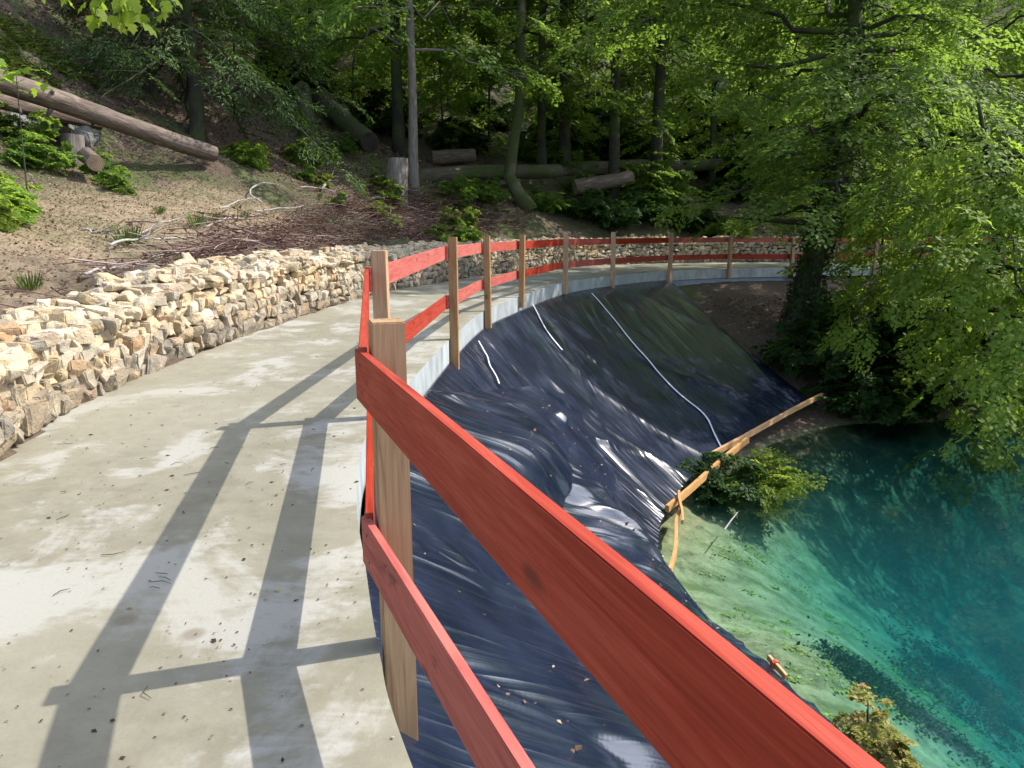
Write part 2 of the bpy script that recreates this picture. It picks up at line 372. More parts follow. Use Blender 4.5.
# ------------------------------------------------------------------ layout curves
EDGE_PX = [(413, 768), (379, 650), (366, 570), (357, 495), (368, 432), (407, 385), (450, 339), (484, 311), (519, 297), (563, 283), (611, 276), (668, 271), (728, 268.5), (791, 267.5)]
edge_pts = [(2.6, -7, 0), (1.35, -3, 0), (.45, 0, 0)] + [tuple(at_z(x, y, 0)) for x, y in EDGE_PX] + [(12.5, 26.2, 0), (17, 25.4, 0), (23, 23.5, 0)]
EDGE = spline(edge_pts, 900); EDGE[:, 2] = 0
WALL_PX = [(0, 475), (100, 400), (240, 340), (340, 305), (392, 291), (446, 282), (490, 275)]
wall_pts = [(-.4, -7, 0), (-1.4, -3, 0), (-2.1, 0, 0), (-2.55, 2.2, 0)] + [tuple(at_z(x, y, 0)) for x, y in WALL_PX] + [(2.4, 26.2, 0), (5.6, 28.3, 0), (9.5, 29.2, 0), (13.5, 29.0, 0), (18, 28, 0), (24.5, 26, 0)]
WALL = spline(wall_pts, 900); WALL[:, 2] = 0
def tangents(C): return norm(np.gradient(C, axis=0))
ET = tangents(EDGE); EN = np.stack([ET[:, 1], -ET[:, 0], 0 * ET[:, 0]], 1)       # outward (water side)
WT = tangents(WALL); WN = np.stack([-WT[:, 1], WT[:, 0], 0 * WT[:, 0]], 1)       # towards the hillside
def edge_i(x=None, y=None):
    d = (EDGE[:, 0] - x) ** 2 + (EDGE[:, 1] - y) ** 2; return int(d.argmin())
def edge_at_px(px, y0=1.5):
    X, Y = proj(EDGE); ok = EDGE[:, 1] > y0; d = np.where(ok, abs(X - px), 1e9)
    return int(d.argmin())

# ------------------------------------------------------------------ the plastic sheet surface (u along the path edge, v down the bank)
ipx = lambda px: edge_at_px(px, 7)
near_i = lambda y: int(np.where(EDGE[:, 1] < 12, abs(EDGE[:, 1] - y), 1e9).argmin())
cor = [(near_i(-6), (6.5, -5, -3.12)), (near_i(-1), (4.9, 0.2, -3.12)), (near_i(1.7), (3.6, 3.9, -3.12)), (near_i(4.4), at_z(765, 672, -3.12)), (near_i(7.6), at_z(668, 572, -3.08)),
       (ipx(487), at_z(665, 515, -2.98)), (ipx(590), at_z(722, 452, -2.85)), (ipx(675), at_z(819, 401, -2.62))]
cu = np.linspace(0, 1, len(cor)); 
bot_pts = spline([c[1] for c in cor], 600); 
cum_top = np.array([c[0] for c in cor], float)
# bottom arc-length parameter of every correspondence
cb_i = np.array([int(np.linalg.norm(bot_pts - np.array(c[1]), axis=1).argmin()) for c in cor], float)
def ucurve(vals, u): # monotone smooth interpolation
    return np.interp(u, cu, vals)
us = np.linspace(0, 1, 400)
ker = np.ones(21) / 21
def sm_interp(vals):
    y = np.interp(us, cu, vals); yp = np.concatenate([2 * y[0] - y[1:11][::-1], y, 2 * y[-1] - y[-11:-1][::-1]]); return np.convolve(yp, ker, 'valid')
TI, BI = sm_interp(cum_top), sm_interp(cb_i)
def S0(u, v):
    ti = np.interp(u, us, TI); bi = np.interp(u, us, BI)
    k = np.arange(len(EDGE)); T = np.stack([np.interp(ti, k, EDGE[:, j]) + .012 * np.interp(ti, k, EN[:, j]) for j in range(3)], -1); T[..., 2] = -.27
    k2 = np.arange(len(bot_pts)); B = np.stack([np.interp(bi, k2, bot_pts[:, j]) for j in range(3)], -1)
    v_ = v[..., None]; P = T + (B - T) * v_
    P[..., 2] -= .22 * np.sin(np.pi * v) * (1 - .3 * u)
    return P
gu, gv = np.meshgrid(np.linspace(0, 1, 260), np.linspace(0, 1, 80), indexing='ij')
SG = S0(gu, gv); SGX, SGY = proj(SG)
def uv_of_px(x, y):
    d = (SGX - x) ** 2 + (SGY - y) ** 2 + np.where(SG[..., 1] < 1, 1e9, 0); i = np.unravel_index(d.argmin(), d.shape); return gu[i], gv[i]

# ------------------------------------------------------------------ the ground
CTRL = []
def hs(y): return .60 + .40 * smooth(4.0, 10, y)
for i in range(0, 900, 22):
    e, n, wq, wn_ = EDGE[i], EN[i], WALL[i], WN[i]
    CTRL += [(*(e - n * .4)[:2], -.35), (*((e + wq) / 2)[:2], -.3), (*wq[:2], -.1), (*(wq + wn_ * .75)[:2], .70 * hs(wq[1])), (*(wq + wn_ * 1.6)[:2], .84 * (.25 + .75 * hs(wq[1])))]
for uu in np.linspace(0, 1, 22):
    for vv in (0.05, .3, .65, .97):
        q = S0(np.array([uu]), np.array([vv]))[0]; CTRL.append((q[0], q[1], q[2] - .3))
CTRL += [(-4.8, 8, 1.05), (-6, 8, 1.3), (-7.6, 13, 1.77), (-6.5, 10, 1.5), (-8.5, 18, 2.75), (-7.4, 19, 2.9), (-9.4, 16, 2.85), (-10, 13.5, 2.9), (-8.8, 11.2, 2.2), (-3.4, 24, 2.0), (.2, 28, 2.0), (-2.6, 19.5, 1.05), (-5, 14, 1.4), (-5.5, 19, 2.0), (-4, 21, 1.6),
    (-12, 18, 5.6), (-13, 25, 8.5), (-20, 20, 12), (-11, 13, 4.3), (-10.5, 9, 3.2), (-16, 10, 8), (-12, 4, 3.6), (-25, 5, 14), (-28, 30, 20), (-7, 27, 4.0), (-4.9, 28.5, 4.0), (-9.5, 22, 4.3), (-6, 0, 1.1), (-10, -6, 2), (-20, -12, 8),
    (-3, 31, 3.3), (2, 32, 3.0), (6, 33, 2.6), (9, 34, 2.2), (5, 45, 6.3), (0, 46, 7.5), (0, 60, 14.5), (15, 60, 12), (-20, 50, 24), (0, 80, 27), (25, 80, 24), (40, 60, 16), (60, 100, 42), (-40, 80, 42), (0, 118, 45), (65, 40, 12), (-58, 40, 36), (-58, 0, 30), (-10, 38, 8),
    (12, 34, 2.2), (8, 38, 3.8), (16, 40, 4), (25, 36, 3.5), (2, 28.5, 1.1), (6, 30.2, 1.1), (10, 31, 1.1),
    (6.2, 22.5, -.95), (7.2, 20.5, -1.6), (9.5, 20.5, -1.7), (8.5, 24.2, -.75), (12, 24.2, -.7), (8.6, 18.4, -2.6), (9.5, 17.4, -3.0), (12, 18.4, -2.9), (13.5, 21, -1.6), (18, 22, -1.6), (22, 23, -1), (28, 25, 0), (35, 22, .5), (18, 19.3, -3.1),
    (5.2, 14.2, -3.3), (6.6, 16.2, -3.2), (4.2, 13.2, -3.25),
    (3.4, 8.3, -3.55), (3.2, 11, -3.5), (4.6, 9, -4.3), (5, 6, -4.5), (4.6, 11.5, -4.2), (6.5, 13, -4.9), (6.5, 8, -5.6), (8.5, 9, -7.2), (8, 5, -6.6), (9, 14, -6.0), (12, 10, -9), (12, 15, -6.5), (11, 3, -8), (20, 8, -11), (20, 16, -7), (26, 0, -9), (6.5, 1, -4.6), (9, -4, -5), (20, -10, -7), (38, 12, -1.5), (42, 2, 1), (40, -14, 1)]
CTRL = np.array(CTRL)
_d = np.linalg.norm(CTRL[:, None, :2] - CTRL[None, :, :2], axis=2)
keep = [i for i in range(len(CTRL)) if not any(_d[i, j] < .25 for j in range(i))]
CTRL = CTRL[keep]; _d = _d[np.ix_(keep, keep)]
A = np.block([[_d, np.c_[np.ones(len(CTRL)), CTRL[:, :2]]], [np.r_[np.ones((1, len(CTRL))), CTRL[:, :2].T], np.zeros((3, 3))]])
W_ = np.linalg.solve(A, np.r_[CTRL[:, 2], 0, 0, 0])
E2 = EDGE[::6, :2]; W2 = WALL[::6, :2]
DECK_POLY = np.r_[E2, W2[::-1]]
SAMP = SG[::4, ::4].reshape(-1, 3)
def in_poly(x, y, P):
    c = np.zeros(x.shape, bool); n = len(P)
    for i in range(n):
        x1, y1 = P[i]; x2, y2 = P[i - 1]
        c ^= ((y1 > y) != (y2 > y)) & (x < (x2 - x1) * (y - y1) / (y2 - y1 + 1e-12) + x1)
    return c
SHEET_POLY = np.r_[SG[:, 0, :2][::4], SG[::-1, -1, :2][::4]]
def gz(x, y):
    x = np.asarray(x, float); y = np.asarray(y, float); sh = x.shape; x = x.ravel(); y = y.ravel(); z = np.zeros(len(x))
    for a in range(0, len(x), 20000):
        q = np.stack([x[a:a + 20000], y[a:a + 20000]], 1)
        D = np.sqrt((q[:, None, 0] - CTRL[None, :, 0]) ** 2 + (q[:, None, 1] - CTRL[None, :, 1]) ** 2)
        z[a:a + 20000] = D @ W_[:-3] + W_[-3] + q @ W_[-2:]
    near = (x > -3) & (x < 25) & (y > -8) & (y < 30)
    far = smooth(20, 60, np.hypot(x, y)); dk = in_poly(x, y, DECK_POLY); st = in_poly(x, y, SHEET_POLY)
    amp = (.05 + .16 * smooth(1.0, 2.5, z) + .35 * far) * (1 - .8 * (dk | st))
    z = z + amp * fbm(x * .9, y * .9, 11, 4) + .02 * fbm(x * 5, y * 5, 5, 2)
    z = np.where(dk, np.minimum(z, -.2), z)
    if st.any():
        q = np.stack([x[st], y[st]], 1); zz = np.zeros(len(q))
        for a in range(0, len(q), 5000):
            D = (q[a:a + 5000, None, 0] - SAMP[None, :, 0]) ** 2 + (q[a:a + 5000, None, 1] - SAMP[None, :, 1]) ** 2
            ii = np.argpartition(D, 4, 1)[:, :4]; ww = 1 / (np.take_along_axis(D, ii, 1) + .01); zz[a:a + 5000] = (SAMP[ii, 2] * ww).sum(1) / ww.sum(1)
        z[st] = np.minimum(z[st], zz - .2)
    return z.reshape(sh)
def g1(x, y): return float(gz(np.array([x]), np.array([y]))[0])

gxs = np.r_[np.arange(-60, -14, 1.5), np.arange(-14, 14, .14), np.arange(14, 71, 1.5)]
gys = np.r_[np.arange(-20, -1, .9), np.arange(-1, 34, .16), np.arange(34, 121, 1.3)]
GX, GY = np.meshgrid(gxs, gys, indexing='ij'); GZ = gz(GX, GY)
def seg_dist(x, y, pts):
    P = spline([(a, b, 0) for a, b in pts], 60)[:, :2]; return np.sqrt(((x[..., None] - P[:, 0]) ** 2 + (y[..., None] - P[:, 1]) ** 2).min(-1))
TRAIL = [(-5.5, -3), (-6.0, 4), (-6.4, 8), (-6.9, 12), (-6.5, 14.5), (-5.9, 16.5)]
def trail_w(x, y): return 1 - smooth(.9, 2.1, seg_dist(x, y, TRAIL) + .8 * fbm(x * .7, y * .7, 3, 3))
trail = trail_w(GX, GY)
green = np.clip(smooth(-.1, .25, fbm(GX * .25, GY * .25, 21, 3)) * .8 + .7 * smooth(-9, -12, GX) * (GY > 8) + .8 * smooth(34, 44, GY), 0, 1) * np.clip(1 - .6 * trail, 0, 1)
def hit(px, py):
    t_ = np.linspace(4, 60, 1400); rr = ray(px, py); Q = np.array([0, 0, CAMZ]) + rr[None] * (t_ / rr[1])[:, None]; h_ = gz(Q[:, 0], Q[:, 1]); k = np.where(Q[:, 2] < h_ + .03)[0]; return Q[k[0]] if len(k) else Q[500]
WEED = [tuple(hit(*q)[:2]) for q in ((880, 688), (935, 682), (975, 690), (1040, 700))]
weed = 1 - smooth(.25, .9, seg_dist(GX, GY, WEED) + 1.7 * fbm(GX * 1.3, GY * 1.3, 9, 4))
weed = np.maximum(weed, .8 * smooth(12, 13.5, GY) * (GX > 4.5))  # far bed: green weeds and the bank tree's shade, both painted dark
gnd = grid_mesh('ground', np.stack([GX, GY, GZ], -1).reshape(-1, 3), len(gxs), len(gys), M['ground'], attrs={'trail': trail.ravel(), 'green': green.ravel(), 'weed': weed.ravel()})
tag(gnd, 'brown leaf strewn forest floor, bare trail and silty pond bed', 'ground', kind='structure')

# water body (closed, so that the water absorbs light with depth)
mb = MB(); mb.box((44, 44, 11), off=(1.2 + 22, -1, -3.13 - 5.5)); wat = mb.build('water', M['water'])
tag(wat, 'clear turquoise spring pond below the bank', 'water', kind='structure')

# ------------------------------------------------------------------ the concrete path
mb = MB(); NA = 8
for i in range(900):
    pass
V = np.stack([EDGE + (WALL - WN * -.15 - EDGE) * a for a in np.linspace(0, 1, NA)], 1); V[..., 2] = 0
F = [(i * NA + k, (i + 1) * NA + k, (i + 1) * NA + k + 1, i * NA + k + 1)[::-1] for i in range(899) for k in range(NA - 1)]
mb.add(V.reshape(-1, 3), F, 0)
E_out = np.concatenate([EDGE, EDGE + np.array([0, 0, -.3])]); mb.add(E_out, [(i, i + 1, 901 + i, 900 + i)[::-1] for i in range(899)], 1)
E_bot = np.concatenate([EDGE + np.array([0, 0, -.3]), V[:, -1] + np.array([0, 0, -.3])]); mb.add(E_bot, [(i, i + 1, 901 + i, 900 + i)[::-1] for i in range(899)], 1)
pth = mb.build('path', [M['concrete'], M['fascia']]); tag(pth, 'curving concrete footpath with pale edge above the pond', 'path', kind='structure')

mb = MB()   # edge beam under the far part of the path
ii = np.arange(edge_at_px(672, 15), edge_at_px(800, 15), 6)
bp = EDGE[ii] - EN[ii] * .12
for s0, s1, zz, ww in ((-.02, .1, -.305, .2),):
    Vb = np.concatenate([bp + EN[ii] * .06 + [0, 0, -.315], bp - EN[ii] * .1 + [0, 0, -.315], bp - EN[ii] * .1 + [0, 0, -.56], bp + EN[ii] * .06 + [0, 0, -.56]]); n_ = len(ii)
    Fb = [(r * n_ + i, r * n_ + i + 1, ((r + 1) % 4) * n_ + i + 1, ((r + 1) % 4) * n_ + i) for r in range(4) for i in range(n_ - 1)] + [(0, n_, 2 * n_, 3 * n_), (n_ - 1, 4 * n_ - 1, 3 * n_ - 1, 2 * n_ - 1)]
    mb.add(Vb, Fb)
o = mb.build('edge_beam', M['steel']); tag(o, 'grey blue beam under the far end of the footpath', 'beam')

# ------------------------------------------------------------------ stone wall
def rock_templates(k, npts, rs):
    out = []
    for t_ in range(k):
        p = np.array([[a, b, c] for a in (-.5, .5) for b in (-.5, .5) for c in (-.5, .5)]) + rs.normal(size=(8, 3)) * .085
        p = np.r_[p, np.array([[.58, 0, 0], [-.58, 0, 0], [0, .58, 0], [0, -.58, 0], [0, 0, .56], [0, 0, -.56]]) + rs.normal(size=(6, 3)) * .09]; sh = rs.normal(size=2) * .1; p[:, 0] += p[:, 2] * sh[0]; p[:, 1] += p[:, 2] * sh[1]
        bm = bmesh.new()
        for q in p: bm.verts.new(q)
        r = bmesh.ops.convex_hull(bm, input=bm.verts[:])
        bmesh.ops.delete(bm, geom=[g for g in r['geom_interior'] if isinstance(g, bmesh.types.BMVert)], context='VERTS')
        bmesh.ops.dissolve_limit(bm, angle_limit=.3, verts=bm.verts[:], edges=bm.edges[:])
        bmesh.ops.bevel(bm, geom=bm.edges[:], offset=.055, segments=2, affect='EDGES', clamp_overlap=True)
        bmesh.ops.triangulate(bm, faces=bm.faces[:])
        bmesh.ops.subdivide_edges(bm, edges=[e for e in bm.edges if e.calc_length() > .18], cuts=1, use_grid_fill=True)
        bmesh.ops.triangulate(bm, faces=bm.faces[:])
        bm.verts.index_update(); v = np.array([q.co[:] for q in bm.verts])
        nz = np.stack([fbm(v[:, a] * 2.6 + v[:, 2 - a] * .7 + t_ * 3, v[:, (a + 1) % 3] * 2.6 + a * 9, 70 + a, 3) for a in range(3)], 1); v = v + nz * .16
        v = v / (v.max(0) - v.min(0))
        out.append((v, [tuple(q.index for q in f.verts) for f in bm.faces])); bm.free()
    return out
rs = np.random.default_rng(3)
ROCKS = rock_templates(22, 15, rs)
def rotm(ax, ay, az): return np.array((Matrix.Rotation(az, 3, 'Z') @ Matrix.Rotation(ay, 3, 'Y') @ Matrix.Rotation(ax, 3, 'X')))
mb = MB(); dirt_shade = []
sW = np.r_[0, np.cumsum(np.linalg.norm(np.diff(WALL, axis=0), axis=1))]
def wall_frame(s):
    f = lambda C, j: np.interp(s, sW, C[:, j])
    p = np.array([f(WALL, 0), f(WALL, 1), 0]); t = norm(np.array([f(WT, 0), f(WT, 1), 0])); return p, t, np.array([-t[1], t[0], 0])
s_begin = np.interp(-1.5, WALL[:300, 1], sW[:300]); s_end = sW[edge_i(14, 27) if False else 830]
def put(p, t, n, size, ang, d):
    v, f = ROCKS[rs.integers(len(ROCKS))]
    q = (v * np.array(size)) @ rotm(*ang).T
    w_ = p + q[:, :1] * t + q[:, 1:2] * n + q[:, 2:3] * np.array([0, 0, 1.])
    mb.add(w_, f); dirt_shade.append(np.full(len(v), d))
h = .0; courses = [.155, .14, .13, .12, .11, .1]
def hs(y): return .60 + .40 * smooth(4.0, 10, y)
for ci, ch in enumerate(courses):
    s = s_begin + rs.random() * .2
    while s < s_end:
        wd = rs.choice([rs.uniform(.08, .14), rs.uniform(.14, .23), rs.uniform(.22, .34)], p=[.3, .45, .25]) * (1.1 if ci < 2 else 1); hh = ch * rs.uniform(.85, 1.45)
        p, t, n = wall_frame(s + wd / 2); dp = rs.uniform(.16, .32); back = dp / 2 - .07 + .22 * (h + ch / 2) + rs.uniform(-.025, .025)
        z = h * hs(p[1]) + hh / 2 - .02 + .03 * math.sin(s * 1.7)
        put(p + n * (back + .08) + np.array([0, 0, z]), t, n, (wd * 1.06, dp, hh), rs.normal(size=3) * np.array([.1, .13, .12]), max(0, .8 - ci * .25) + (.35 if s > 26 else 0) * rs.random())  # low courses dirty; far stretch darkened for the shade it lies in
        s += wd * .97
    h += ch
for row in range(5):
    s = s_begin
    while s < s_end:
        wd = rs.choice([rs.uniform(.06, .13), rs.uniform(.12, .22), rs.uniform(.2, .34)], p=[.45, .4, .15]); p, t, n = wall_frame(s)
        b = .2 + row * .13 + rs.uniform(-.05, .05)
        z = (.71 + .035 * row) * hs(p[1]) + rs.uniform(-.03, .05) + .03 * math.sin(s * 1.7)
        put(p + n * b + np.array([0, 0, z]), t, n, (wd, rs.uniform(.12, .26), rs.uniform(.07, .15)), rs.normal(size=3) * np.array([.2, .2, 1.2]), 0.0)
        s += wd * rs.uniform(.7, 1.0)
# earth core behind the stones
ss = np.linspace(s_begin, s_end, 200); fr = [wall_frame(s) for s in ss]; ring = []
for off, z in ((.14, -.05), (.30, .68), (.95, .7), (.95, -.05)): ring.append(np.array([p + n * off + np.array([0, 0, z * hs(p[1])]) for p, t, n in fr]))
Vc = np.concatenate(ring); mb.add(Vc, [(r * 200 + i, r * 200 + i + 1, (r + 1) * 200 + i + 1, (r + 1) * 200 + i) for r in range(3) for i in range(199)], 1); dirt_shade.append(np.zeros(len(Vc)))
sw = mb.build('stone_wall', [M['stone'], M['core']])
at = sw.data.attributes.new('dirt_shade', 'FLOAT', 'POINT'); at.data.foreach_set('value', np.concatenate(dirt_shade).astype(np.float32))
tag(sw, 'low dry stone wall of cream limestone rubble along the left side of the path', 'wall')

# ------------------------------------------------------------------ the railing
rail_root = empty('railing', (EDGE[near_i(2.25)] + [0, 0, 0])[:]); tag(rail_root, 'red board railing on sawn timber posts along the outer edge of the path', 'railing')
RO = Vector(rail_root.location)
post_spec = []   # index on the edge, top z, bottom z
post_spec.append((near_i(-.55), 1.08, -.4))
post_spec.append((near_i(2.26), at_y(388, 321, 2.27)[2], -.37))
post_spec.append((near_i(5.35), at_y(382, 250, 5.4)[2], -.4))
for px, ty, by in ((450, 237, 379), (484, 236, 328), (519, 235, 303), (563, 234, 294), (611, 232, 290), (668, 233, 290), (728, 235, 278), (791, 238, 280)):
    i = edge_at_px(px, 7); y = EDGE[i][1]; post_spec.append((i, at_y(px, ty, y)[2], max(-.52, min(-.2, at_y(px, by, y)[2]))))
post_spec += [(edge_i(12.2, 26.2), 1.0, -.25), (edge_i(15.2, 25.8), 1.0, -.25), (edge_i(18.2, 25), 1.0, -.25)]
def oriented(name, mat, size, center, xdir, parent, up=(0, 0, 1), bev=.003, roll=0):
    x = Vector(xdir).normalized(); z = Vector(up); y = z.cross(x).normalized(); z = x.cross(y).normalized()
    m = MB(); m.box(size); o = m.build(name, mat, parent, bevel=bev)
    o.matrix_local = Matrix.Translation(Vector(center) - RO) @ Matrix((x, y, z)).transposed().to_4x4() @ Matrix.Rotation(roll, 4, 'X')
    return o
PT = .1
for k, (i, zt, zb) in enumerate(post_spec):
    lean = rs.normal(size=2) * .008
    c = EDGE[i] + EN[i] * (PT / 2 + (.014 if k == 1 else .004)); L = zt - zb; top = np.array([c[0], c[1], (zt + zb) / 2])
    o = oriented('post', M['post'], (L, PT, PT), top, (lean[0], lean[1], 1), rail_root, up=tuple(EN[i]), bev=.004)
    if k == 1: o['label'] = 'thick brown post nearest the camera with rough sawn top'
    for zz in (-.33, .18):
        if k < 5: s_ = MB(); s_.tube([(zz * L * .9, 0, .048), (zz * L * .9, 0, .0535)], .006, 10); s_.build('screw', M['screw'], o)
BH, BT = .155, .026
def zr(px, py, y): return at_y(px, py, y)[2]
n_p = len(post_spec)
up_top = [zr(362, 350, 2.3) + .0] * 2 + [None] * (n_p - 2)
z_up = [.985, .985, 1.05, 1.10, 1.07, 1.05, 1.03, 1.0, .99, .98, .96, .94, .94, .94]
z_lo = [.47, .47, .5, .52, .5, .5, .5, .48, .47, .45, .43, .42, .42, .42]
z_up[0] = z_up[1] = zr(364, 350, 2.27); z_lo[0] = z_lo[1] = zr(366, 519, 2.27)
pw = [(0, 1), (1, 2), (2, 3), (3, 4), (4, 5), (5, 6), (6, 7), (7, 8), (8, 9), (9, 10), (10, 11), (11, 12), (12, 13)]
for a, b in pw:
    ia, ib = post_spec[a][0], post_spec[b][0]
    for lvl, zz in ((0, z_up), (1, z_lo)):
        pa = EDGE[ia] - EN[ia] * (BT / 2 - .001); pb = EDGE[ib] - EN[ib] * (BT / 2 + BT + .004)
        if a == 0: pa = np.array([.632 if lvl == 0 else .745, -.55, 0]); pb = EDGE[ib] - EN[ib] * (BT * .5 + .01) + np.array([.0, 0, 0]); pb = EDGE[ib] + EN[ib] * .026 - EN[ib] * (BT * 1.5 + .004)
        pa = pa + [0, 0, zz[a] - BH / 2]; pb = pb + [0, 0, zz[b] - BH / 2]
        d = norm(pb - pa); pa = pa - d * (0 if a < 2 else .09); pb = pb + d * (.1 if a else .033)
        o = oriented('rail', M['red_board'], (np.linalg.norm(pb - pa), BT, BH), (pa + pb) / 2, d, rail_root, bev=.002)
        Lb = np.linalg.norm(pb - pa); 
        for ex in ((Lb / 2 - .085,) if a == 0 else (-Lb / 2 + .05, Lb / 2 - .1)):
            for ez in (-.04, .04):
                if a > 5: continue
                s_ = MB(); s_.tube([(ex + .012 * ez / .04, BT / 2 - .002, ez), (ex + .012 * ez / .04, BT / 2 + .0018, ez)], .0055, 10); s_.build('screw', M['screw'], o)
        if a == 0: o['label'] = ('upper' if lvl == 0 else 'lower') + ' dark red rail nearest the camera'

# ------------------------------------------------------------------ plastic sheets
def folds(u, v, seed, k=1.):
    uu = u * 46; f = 0
    for j, (fr_, sh, a, p) in enumerate(((.35, .7, .14, 2.5), (.8, -.9, .08, 4), (1.7, 1.0, .045, 4), (3.4, -1.4, .022, 4), (6.5, 2, .008, 3))):
        wv = uu * fr_ + sh * v + .5 * fbm(u * 7 + j, v * .9, seed + 31 + j, 2)
        nn = vnoise(wv, v * (.35 + .2 * j) + j * 7.3, seed + j)
        f = f + a * (1 - np.minimum(abs(nn) * 2, 1)) ** p * np.clip(.5 + 1.1 * fbm(u * 16, v * 1.6, seed + 60 + j, 2), 0, 1.3)
    return f * k
def creases(u, v, seed, n, u0, u1, amp=(.025, .09), slant=.05, wk=1.):
    r_ = np.random.default_rng(seed); f = np.zeros_like(u)
    for k in range(n):
        c = r_.uniform(u0, u1); sl = r_.normal() * slant; cv = r_.normal() * .03; a = r_.uniform(*amp) * r_.choice([1, 1, 1, -.7]); w1, w2 = r_.uniform(.0016, .004), r_.uniform(.0025, .009)
        va, vb_ = r_.uniform(-.3, .5), r_.uniform(.5, 1.3)
        d = u - (c + sl * v + cv * np.sin(v * 3 + k) + .0022 * fbm(v * 5 + k, v * 0 + k, seed + k, 2))
        ds = np.sqrt(d * d + 1.2e-6 * wk) - 1.1e-3 * wk ** .5; w1, w2 = w1 * wk, w2 * wk
        f += a * np.where(d < 0, np.exp(-ds / w1), np.exp(-ds / w2)) * smooth(va, va + .25, v) * smooth(vb_, vb_ - .3, v)
    return f
def normals(P, nu, nv):
    Q = P.reshape(nu, nv, 3); a = np.gradient(Q, axis=0); b = np.gradient(Q, axis=1); n = norm(np.cross(a, b)); n[n[..., 2] < 0] *= -1; return n.reshape(-1, 3)
# far sheet
uA = uv_of_px(425, 384)[0]
nu, nv = 1100, 150
u, v = np.meshgrid(np.linspace(uA - .06, 1, nu), np.linspace(0, 1, nv), indexing='ij'); u = u.ravel(); v = v.ravel()
P = S0(u, v); Nn = normals(P, nu, nv)
env = smooth(0, .08, v) * (.45 + .55 * smooth(1, .35, u)) 
P = P + Nn * ((.6 * folds(u, v, 4) + .8 * creases(u, v, 5, 60, uA - .1, 1.0) + creases(u, v, 17, 12, uA, .93, (.045, .085), .03, 1.8)) * env)[:, None]
P[:, 2] += .10 * smooth(.985, 1.0, u) * 0 - .12 * smooth(.985, 1., u)
far_sheet = grid_mesh('plastic_sheet', P, nu, nv, M['sheet'], attrs={'su': u * 30, 'sv': v * 6}); FARP = P.reshape(nu, nv, 3); FARU = u.reshape(nu, nv)[:, 0]
tag(far_sheet, 'shaded black plastic sheet with white taped seams on the far bank slope', 'plastic sheet', 'black plastic sheets covering the bank')
# near sheet, raised over a shelf of earth, its far edge falling on to the far sheet
pxb = [(423, 386), (485, 399), (552, 414), (566, 450), (612, 520), (648, 570), (672, 596), (700, 622)]
uvb = np.array([uv_of_px(*q) for q in pxb]); uvb[0, 1] = 0; uvb[-1, 1] = 1
order = np.argsort(uvb[:, 1]); vb, ub = uvb[order, 1], uvb[order, 0]
nu2, nv2 = 1000, 170
a, v = np.meshgrid(np.linspace(0, 1, nu2), np.linspace(0, 1.02, nv2), indexing='ij'); a = a.ravel(); v = v.ravel()
u_end = np.interp(v, vb, ub); u_st = .05
u = u_st + (u_end - u_st) * a ** .85
vv = np.clip(v, 0, 1)
P = S0(u, vv); Nn = normals(P, nu2, nv2)
dist = (u_end - u) * 38          # roughly metres from the far edge
lift = (.03 + .42 * smooth(0, .3, vv) * smooth(.98, .6, vv)) * smooth(.0, .22, dist + .05) * (1 - .8 * smooth(3.5, 9, dist))
P = P + Nn * (lift + (.35 * folds(u * 1.05 + .3, vv, 90) + creases(u, vv, 91, 70, .05, .62, (.012, .05), .07) + creases(u, vv, 95, 12, .15, .6, (.05, .1), .06, 2.2)) * smooth(0, .06, vv))[:, None]
uq, vq = uv_of_px(533, 442)
bump_ = np.exp(-(((u - uq) * 40 / .16) ** 4) - (((vv - vq) * 4.5 / .13) ** 4)); P = P + Nn * (.08 * bump_)[:, None]
near_sheet = grid_mesh('plastic_sheet', P, nu2, nv2, M['sheet'], attrs={'su': u * 30, 'sv': v * 5}); NEARP = P.reshape(nu2, nv2, 3)
tag(near_sheet, 'sunlit creased black plastic sheet beside the nearest railing, strewn with dry leaves', 'plastic sheet', 'black plastic sheets covering the bank')
for s_o in (far_sheet, near_sheet):
    md = s_o.modifiers.new('thickness', 'SOLIDIFY'); md.thickness = .004; md.offset = -1

def ribbon(px_list, width, name, mat, parent, lift=.03):
    PX, PY = proj(FARP); pts = []
    for q in px_list:
        i = np.unravel_index(((PX - q[0]) ** 2 + (PY - q[1]) ** 2).argmin(), PX.shape); pts.append((i[0], i[1]))
    I = spline([(*p, 0) for p in pts], 90)[:, :2]; n0 = normals(FARP.reshape(-1, 3), nu, nv).reshape(nu, nv, 3)
    ii = np.clip(I.round().astype(int), 0, [nu - 1, nv - 1]); C = FARP[ii[:, 0], ii[:, 1]] + n0[ii[:, 0], ii[:, 1]] * lift
    k5 = np.ones(7) / 7; C = np.stack([np.convolve(np.pad(C[:, j], 3, 'edge'), k5, 'valid') for j in range(3)], 1)
    T = norm(np.gradient(C, axis=0)); S = norm(np.cross(T, n0[ii[:, 0], ii[:, 1]])); wv = width * (.6 + .5 * rs.random(90))[:, None]; wv = np.convolve(np.pad(wv[:, 0], 3, 'edge'), k5, 'valid')[:, None]
    up = n0[ii[:, 0], ii[:, 1]] * .012; Vr = np.concatenate([C - S * wv / 2, C + up, C + S * wv / 2]); m = len(C)
    b_ = MB(); b_.add(Vr, [(r * m + i, r * m + i + 1, (r + 1) * m + i + 1, (r + 1) * m + i) for r in range(2) for i in range(m - 1)])
    return b_.build(name, mat, parent, smooth_=True)
ribbon([(590, 293), (612, 318), (640, 352), (676, 392), (704, 415), (714, 435), (722, 451)], .045, 'tape_glint_strip', M['tape'], far_sheet)
ribbon([(532, 305), (545, 330), (562, 352)], .05, 'tape_glint_strip', M['tape'], far_sheet)  # fading fold highlight drawn as a pale strip, no tape here
